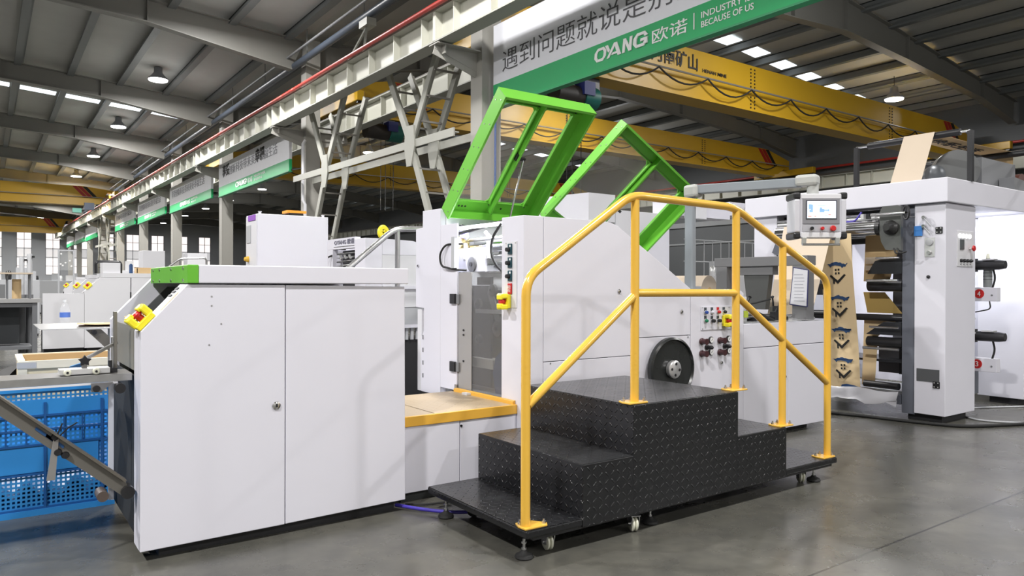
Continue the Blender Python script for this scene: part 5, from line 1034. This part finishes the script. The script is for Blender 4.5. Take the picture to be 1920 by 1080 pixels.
# floor cables by the press
m = MB(); m.tube([(5.9, 4.4, .014), (6.25, 3.55, .014), (6.36, 3.0, .014), (6.46, 2.72, .014), (6.75, 2.58, .014), (7.1, 2.45, .014), (8.2, 2.1, .014)], .014, 10, fillet=.3); tag(m.build('black_cable', rubber), 'thick black cable on the floor curving round the foot of the press', 'cable')
m = MB(); m.tube([(7.1, 3.0, .008), (6.9, 2.8, .008), (7.05, 2.55, .008), (7.3, 2.3, .008), (7.7, 2.0, .008)], .008, 8, fillet=.2); tag(m.build('grey_cable', grey_l), 'thin grey cable crossing the thick black one on the floor at right', 'cable')
m = MB(); m.tube([(7.2, 3.2, .008), (7.6, 3.1, .008), (8.3, 2.75, .008), (9.5, 2.6, .008)], .008, 8, fillet=.2); tag(m.build('grey_cable', grey_l), 'thin grey cable on the floor under the numbered ink units', 'cable')
# ================================================================== SECOND LINE BEHIND
s2 = thing('second_bag_machine', 'second white bag making machine behind, with dark lettering on its head', 'machine', (3.4, 6.2, 0))
MB().box(2.47, 5.46, .05, 2.62, 5.66, 1.53).build('tower_post', white, s2, bev=.003); MB().box(2.47, 5.661, 1.40 + .06, 2.52, 6.25, 1.55).build('head_sign', white, s2); MB().box(2.47, 6.13, .05, 2.62, 6.25, 1.459).build('tower_post', white, s2)
text('lettering', 'OYANG 欧诺', (2.467, 6.09, 1.495), NX, Z, .42, .045, mat('slate_ink', (.15, .15, .2), .5), s2, bold=.02, ext=.002); MB().box(2.466, 5.67, 1.478, 2.4695, 6.10, 1.482).build('underline', grey_m, s2)
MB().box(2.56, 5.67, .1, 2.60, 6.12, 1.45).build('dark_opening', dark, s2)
for k in range(5): MB().cyl((2.50, 5.67, 1.30 + .03 * k), (2.50, 6.1, 1.28 + .035 * k), .008, 8).build('rod', chrome if k % 2 else blackm, s2)
for y in (5.8, 5.9, 6.0): MB().rbox((2.49, y, 1.39), .015, .05, .012, rx=.7).build('clamp', alum, s2)
m = MB(); m.tube([(2.47, 6.14, 1.41), (2.42, 6.20, 1.38), (2.41, 6.2, 1.28), (2.47, 6.1, 1.25)], .008, 8, fillet=.05); m.build('hose', rubber, s2)
MB().prism([(2.621, 1.44), (2.621, 1.53), (2.9, 1.52), (3.0, 1.49), (4.6, 1.49), (4.6, 1.40), (2.621, 1.40)], 'y', 5.46, 6.2).build('top_hood', white, s2)
MB().box(2.621, 5.462, .97, 4.6, 5.9, 1.399).build('side_panel', white2, s2); MB().box(2.621, 5.44, 1.12, 4.6, 5.46, 1.145).build('panel_ledge', white, s2); MB().box(2.621, 5.47, .82, 4.6, 5.9, .969).build('side_panel', grey_l, s2); MB().box(2.621, 5.43, .80, 4.6, 5.47, .825).build('panel_ledge', white, s2)
for k in range(26): MB().box(2.63 + .05 * k, 5.455, .70, 2.655 + .05 * k, 5.475, .80).build('rib', grey_l, s2)
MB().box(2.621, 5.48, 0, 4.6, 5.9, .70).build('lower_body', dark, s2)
hr = thing('steel_handrail', 'bare steel handrail rising behind the near cabinet, beside the second machine', 'handrail', (2.5, 5.0, 0))
m = MB(); m.tube([(2.02, 5.0, 1.18), (2.50, 5.0, 1.575), (3.2, 5.0, 1.60), (3.2, 5.0, .4)], .021, 12, fillet=.08); m.build('handrail', steel, hr); MB().cyl((2.525, 5.0, .02), (2.525, 5.0, 1.57), .019, 12).build('post', steel, hr); MB().cyl((2.02, 5.0, .02), (2.02, 5.0, 1.18), .019, 12).build('post', steel, hr); MB().cyl((3.2, 5.0, .02), (3.2, 5.0, .41), .019, 12).build('post', steel, hr); MB().box(1.95, 4.93, 0, 3.3, 5.08, .02).build('foot_plate', steel, hr)
cc = thing('control_cabinet', 'tall white control cabinet behind the near cabinet, orange lamp on top', 'cabinet', (1.8, 5.35, 0))
MB().box(1.545, 5.20, .04, 2.06, 5.47, 1.650).build('body', white, cc, bev=.004); MB().box(1.541, 5.21, .06, 1.545, 5.46, 1.64).build('door', white2, cc)
k = MB().box(1.537, 5.34, 1.45, 1.541, 5.44, 1.575).build('vent', grey_l, cc); MB().lathe([(.022, 0), (.02, .012), (.012, .03)], (1.541, 5.40, 1.335), (-1, 0, 0), 18).build('rotary_handle', mat('amber_plastic', (.75, .45, .05), .35), cc); MB().box(1.537, 5.23, 1.605, 1.541, 5.40, 1.645).build('violet_tape', mat('violet_tape', (.28, .08, .5), .5), cc)
MB().box(1.56, 5.22, 0, 2.05, 5.45, .04).build('plinth', dark, cc)
o_ = MB().box(1.80, 5.28, 1.651, 1.90, 5.38, 1.675).build('lamp_base', blackm, cc); MB().rbox((1.85, 5.33, 1.684), .14, .12, .018).build('orange_beacon', mat('orange_plastic', (.85, .33, .03), .4), o_)
for (x, y) in ((1.57, 5.23), (2.03, 5.23)): MB().lathe([(.010, 0), (.010, .012), (.014, .018)], (x, y, 1.65), Z, 12).build('lifting_eye', white2, cc)
m = MB(); m.lathe([(.065, -.015), (.075, 0), (.065, .015), (.035, .015), (.035, -.015)], (3.13, 6.5, 1.66), (.3, -1, 0), 28, close=False); rl = thing('yellow_reel', 'small yellow round reel on top of the second machine', 'reel', (3.13, 6.5, 1.58)); m.build('rim', yel_e, rl)
for a in range(3): q = MB(); t_ = a * PI / 3; q.bar((3.13 - .06 * math.cos(t_), 6.5, 1.66 - .06 * math.sin(t_)), (3.13 + .06 * math.cos(t_), 6.5, 1.66 + .06 * math.sin(t_)), .012, .012); q.build('spoke', yel_e, rl)
MB().box(3.11, 6.48, .0, 3.15, 6.52, 1.60).build('stand', blackm, rl)
# second press behind the lids
p2 = thing('second_printing_press', 'white press tower seen behind the right green lid, lit from inside', 'printing press', (5.5, 5.5, 0))
MB().box(5.25, 5.5, .05, 6.05, 5.9, 1.93).build('tower', white, p2, bev=.004); MB().prism([(5.50, 1.80), (5.50, 2.08), (6.2, 2.10), (6.35, 2.05), (6.35, 1.80)], 'x', 4.88, 5.24).build('head_beam', white, p2); MB().box(4.95, 5.9, .05, 5.24, 6.3, 1.79).build('far_post', white2, p2)
MB().box(6.051, 5.52, .05, 6.6, 5.7, 1.15).build('low_panel', grey_l, p2); MB().box(4.90, 5.52, 1.70, 5.24, 5.56, 1.79).build('lit_strip', white, p2)
MB().box(6.051, 5.52, 1.93, 7.1, 5.75, 2.10).build('side_beam', white, p2); b_ = MB().box(6.30, 5.46, 1.90, 6.62, 5.52, 2.09).build('round_cover_box', white2, p2, bev=.01); MB().lathe([(.05, 0), (.05, .01)], (6.12, 5.519, 2.0), (0, -1, 0), 24).build('motor_cover', alum, p2)
MB().cyl((5.0, 5.7, 1.77), (5.0, 6.2, 1.77), .012, 8).build('led_tube', led_e, p2)
t_ = MB().box(7.101, 5.52, 1.98, 7.62, 5.75, 2.14).build('end_box', white, p2); MB().lathe([(.05, 0), (.06, .02), (.04, .03)], (7.42, 5.519, 2.05), (0, -1, 0), 24).build('fan_cover', alum, p2)
kr = thing('kraft_roll', 'pale kraft paper roll lying behind the grey mast, above the machine top', 'paper roll', (7.7, 6.6, .9))
MB().lathe([(.035, 0), (.20, 0), (.20, .75), (.035, .75)], (7.69, 6.3, 1.09), (-.15, .98, 0), 40).build('roll', kraft_l, kr); MB().box(7.5, 6.35, 0, 7.85, 6.95, .885).build('stand', grey_m, kr); MB().lathe([(.045, -.01), (.045, 0)], (7.69, 6.3, 1.09), (-.15, .98, 0), 20).build('core', wood_d, kr)
fe = thing('wire_fence', 'thin grey wire guard fence in front of the dark wall, seen past the mast', 'fence', (15.6, 12.6, 0))
for k in range(14): MB().cyl((13.8 + .32 * k, 12.0, .0 if k % 4 == 0 else 1.3), (13.8 + .32 * k, 12.0, 2.28), .014, 6).build('upright', grey_l, fe)
for z in (1.3, 1.75, 2.28): MB().cyl((13.7, 12.0, z), (18.1, 12.0, z), .018, 6).build('rail', grey_l, fe)
# small machinery behind the infeed
def bench(x, y, w_, d_, h_, name, lab, cat, mt, extra=0, seed=1):
    random.seed(seed); t = thing(name, lab, cat, (x + w_ / 2, y + d_ / 2, 0)); MB().box(x, y, .05, x + w_, y + d_, h_).build('body', mt, t, bev=.005); MB().box(x + .02, y + .02, 0, x + w_ - .02, y + d_ - .02, .05).build('plinth', dark, t)
    for k in range(extra):
        a = x + random.uniform(0, w_ - .2); b = y + random.uniform(0, d_ - .1)
        if k % 2: MB().box(a, b, h_, a + random.uniform(.1, .3), b + .1, h_ + random.uniform(.08, .35)).build('module', [white2, grey_l, blackm, alum][k % 4], t)
        else: MB().lathe([(.05, 0), (.06, .03), (.06, .16), (.03, .2)], (a, b, h_), Z, 14).build('canister', [alum, white2, blackm][k % 3], t)
    return t
bench(7.4, 4.9, .9, .4, 1.05, 'machine_module', 'white machine box seen through the grey portal frame', 'machine', white2, 5, 8)
bench(11.5, 9.0, 2.5, .8, 1.35, 'machine_module', 'distant white machine before the wire fence', 'machine', white2, 8, 12)
# ================================================================== BACK LEFT AREA
def simple_machine(dx, dy, lab, full=True):
    t = thing('bag_machine', lab, 'machine', (1.6 + dx, 3.8 + dy, 0)); Y = 3.35 + dy
    P_ = lambda pts: [(x + dx, z) for x, z in pts]
    MB().prism(P_([(.52, .07), (.52, 1.04), (.75, 1.27), (1.22, 1.27), (1.22, .07)]), 'y', Y, Y + .06).build('front_door', white2, t); MB().prism(P_([(1.235, .07), (1.235, 1.27), (1.95, 1.27), (1.95, .07)]), 'y', Y, Y + .06).build('front_door', white2, t)
    MB().prism(P_([(.56, .07), (.56, 1.0), (.85, 1.30), (1.95, 1.30), (1.95, .07)]), 'y', Y + .85, Y + .9).build('rear_door', white2, t); MB().box(.8 + dx, Y, 1.275, 1.95 + dx, Y + .9, 1.35).build('top_cover', white2, t); MB().box(.56 + dx, Y + .07, 0, 1.93 + dx, Y + .84, .95).build('inner', dark, t)
    MB().box(1.214 + dx, Y - .003, .55, 1.236 + dx, Y, 1.02).build('handle_slot', black, t); estop('emergency_stop', (.60 + dx, Y + .03, 1.10), (-.7, 0, .7), (.7, 0, .7), parent=t, s=1.3)
    if full: MB().box(-.08 + dx, Y, .08, .515 + dx, Y + .06, 1.0).build('front_guard', white2, t); MB().box(-.06 + dx, Y + .07, 0, .50 + dx, Y + .8, .8).build('inner', dark, t)
    MB().box(1.96 + dx, Y + .1, .05, 2.7 + dx, Y + .9, .42).build('step', white2, t)
    MB().box(2.71 + dx, Y + .05, .05, 4.9 + dx, Y + .3, 1.12).build('body', white2, t); MB().box(2.71 + dx, Y + .05, 1.121, 3.4 + dx, Y + 1.1, 1.5).build('head', white2, t)
    return t
simple_machine(.86, 11.05, 'white bag machine in the back left, nearest of the far row'); simple_machine(.95, 13.9, 'white bag machine in the back left, just behind the nearest of the far row', False); simple_machine(1.2, 19.5, 'white bag machine farthest back at left', False)
bx = thing('machine_head_box', 'white box with black arch standing on the back left machine', 'box', (1.8, 14.5, 1.35)); MB().box(1.66, 14.45, 1.351, 1.93, 14.8, 1.53).build('box', white2, bx)
m = MB(); m.tube([(1.60, 14.85, 1.351), (1.60, 14.85, 1.56), (1.99, 14.85, 1.56), (1.99, 14.85, 1.351)], .025, 8, fillet=.06); m.build('arch', blackm, bx)
m = MB(); m.box(2.20, 14.5, 1.351, 2.6, 14.8, 1.36); m.box(2.20, 14.5, 1.36, 2.21, 14.8, 1.45); m.box(2.20, 14.79, 1.36, 2.6, 14.8, 1.46); m.box(2.59, 14.5, 1.36, 2.60, 14.8, 1.45); m.box(2.2, 14.5, 1.36, 2.6, 14.51, 1.44); tag(m.build('cardboard_box', kraft, org=(2.4, 14.6, 1.351)), 'open brown cardboard box on the back left machine beside the green corner', 'box')
tag(MB().lathe([(.03, 0), (.03, .14), (.015, .17)], (2.11, 14.55, 1.351), Z, 12).build('dark_bottle', navy, org=(2.11, 14.55, 1.351)), 'small dark blue bottle left of the cardboard box', 'bottle')
# grey work table with frame and goods
wt = thing('work_table', 'dark grey steel work table with lower shelf at the left edge', 'table', (-.6, 12.3, 0))
tg = mat('table_grey', (.13, .135, .145), .5)
MB().box(-2.0, 12.0, .90, .64, 12.8, .95).build('table_top', mat('table_top_grey', (.30, .30, .30), .45), wt)
for x in (-1.95, .53): [MB().box(x, y, 0, x + .06, y + .06, .90).build('leg', tg, wt) for y in (12.02, 12.7)]
MB().box(-1.9, 12.03, .84, .53, 12.07, .899).build('apron', tg, wt); MB().box(-1.9, 12.05, .26, .53, 12.75, .30).build('lower_shelf', tg, wt); MB().box(-1.9, 12.5, .31, .4, 12.6, .84).build('back_panel', mat('table_back', (.04, .045, .05), .6), wt)
sf = thing('sample_stand', 'grey steel sample frame with pale wooden top on the work table', 'frame', (.4, 12.3, .95))
for x in (.24, .50): MB().box(x, 12.1, .951, x + .02, 12.12, 1.29).build('leg', tg, sf)
for x in (.24, .50): MB().box(x, 12.5, .951, x + .02, 12.52, 1.29).build('leg', tg, sf)
MB().box(.16, 12.05, 1.291, .54, 12.55, 1.31).build('top', kraft_l, sf)
tag(MB().lathe([(.02, 0), (.055, 0), (.055, .27), (.02, .27)], (.36, 12.3, .952), Z, 18).build('kraft_roll', kraft, org=(.36, 12.3, .952)), 'short kraft paper roll standing under the sample frame', 'paper roll')
for x, r, h, lb in ((.535, .037, .30, 'taller pale cylinder standing on the sample frame, the right one'), (.44, .036, .25, 'shorter pale cylinder standing on the sample frame, the left one')):
    c = thing('gas_cylinder', lb, 'cylinder', (x, 12.9, 0), 'pale cylinders'); MB().lathe([(r, 1.0), (r, 1.28 + h), (r * .8, 1.30 + h)], (x, 12.9, 0), Z, 18).build('tube', grey_l, c); MB().lathe([(r * 1.3, 0), (r * 1.3, 1.0)], (x, 12.9, 0), Z, 18).build('base', grey_m, c); MB().box(x + r * .8, 12.86, 1.24 + h, x + r + .025, 12.9, 1.27 + h).build('valve', black, c)
mf = thing('panel_stand', 'grey frame holding a clear panel with round spots, behind the far bag machines', 'frame', (1.45, 18.6, 0)); K = 18.6 / 12.6; kz = lambda z: 1.15 + (z - 1.15) * K
for x in (.87, 1.06): MB().box(x * K, 18.6, 0, (x + .02) * K, 18.65, kz(1.66)).build('upright', grey_l, mf)
MB().box(.891 * K, 18.6, kz(1.64), 1.059 * K, 18.65, kz(1.66)).build('top_rail', grey_l, mf); p = MB().box(.891 * K, 18.61, kz(1.36), 1.059 * K, 18.62, kz(1.639)).build('panel', plexi, mf)
for (a, b) in ((.91, 1.60), (.905, 1.45), (.93, 1.43), (.965, 1.47), (1.02, 1.50), (1.04, 1.42)): MB().lathe([(.018, 0), (.018, .003)], (a * K, 18.605, kz(b)), (0, -1, 0), 10).build('spot', paintw, p)
# low benches and machines beyond
bench(-1.6, 16.0, 1.9, .8, 1.15, 'test_bench', 'grey bench with dark tools at the far left edge', 'bench', grey_m, 6, 21); bench(.0, 19.5, 1.0, .8, 1.25, 'test_bench', 'pale bench with parts behind the glass panel frame', 'bench', grey_l, 6, 23); bench(2.6, 20.3, 1.2, .9, 1.5, 'machine_module', 'pale machine between the rows, left of the near control cabinet', 'machine', white2, 5, 25)
bench(1.0, 34.0, 2.2, 1.0, 1.3, 'machine_module', 'far pale machine below the far lattice brace', 'machine', grey_l, 7, 27); bench(2.62, 16.6, .42, .5, 1.85, 'side_cabinet', 'small white cabinet behind the cardboard box, left of the thin handrail', 'cabinet', white2, 0); bench(4.4, 21.0, .5, .5, 2.0, 'side_cabinet', 'white cabinet with a dark opening right of the thin handrail', 'cabinet', white2, 0)
bench(-4.5, 24.0, 3, 1.0, 1.2, 'test_bench', 'long dark bench far left behind the work table', 'bench', grey_m, 8, 31)
hr2 = thing('thin_handrail', 'thin steel handrail on the far row of machines above the green corner', 'handrail', (3, 14.2, 0)); m = MB(); m.tube([(2.45, 14.2, 1.3), (2.85, 14.2, 1.62), (3.3, 14.2, 1.64), (3.3, 14.2, 0)], .018, 8, fillet=.06); m.build('handrail', steel, hr2); MB().cyl((2.85, 14.2, 0), (2.85, 14.2, 1.62), .015, 8).build('post', steel, hr2)
# dark goods on the floor between
random.seed(9)
for k in range(3):
    x, y = -.7 + .35 * k, 9.2 + .4 * k; m = MB(); m.sheet([[(x + .16 * u, y + .12 * v, .02 + .22 * abs(math.sin(u * 1.3 + v + k)) * (1 - .2 * v)) for v in range(4)] for u in range(4)], .02); tag(m.build('black_sack', rubber, org=(x, y, 0)), ['black sack on the floor at the left edge, leftmost', 'black sack on the floor at the left edge, middle one', 'black sack on the floor by the plywood crate'][k], 'sack')

for o in bpy.data.objects:
    if '_org' in o: del o['_org']
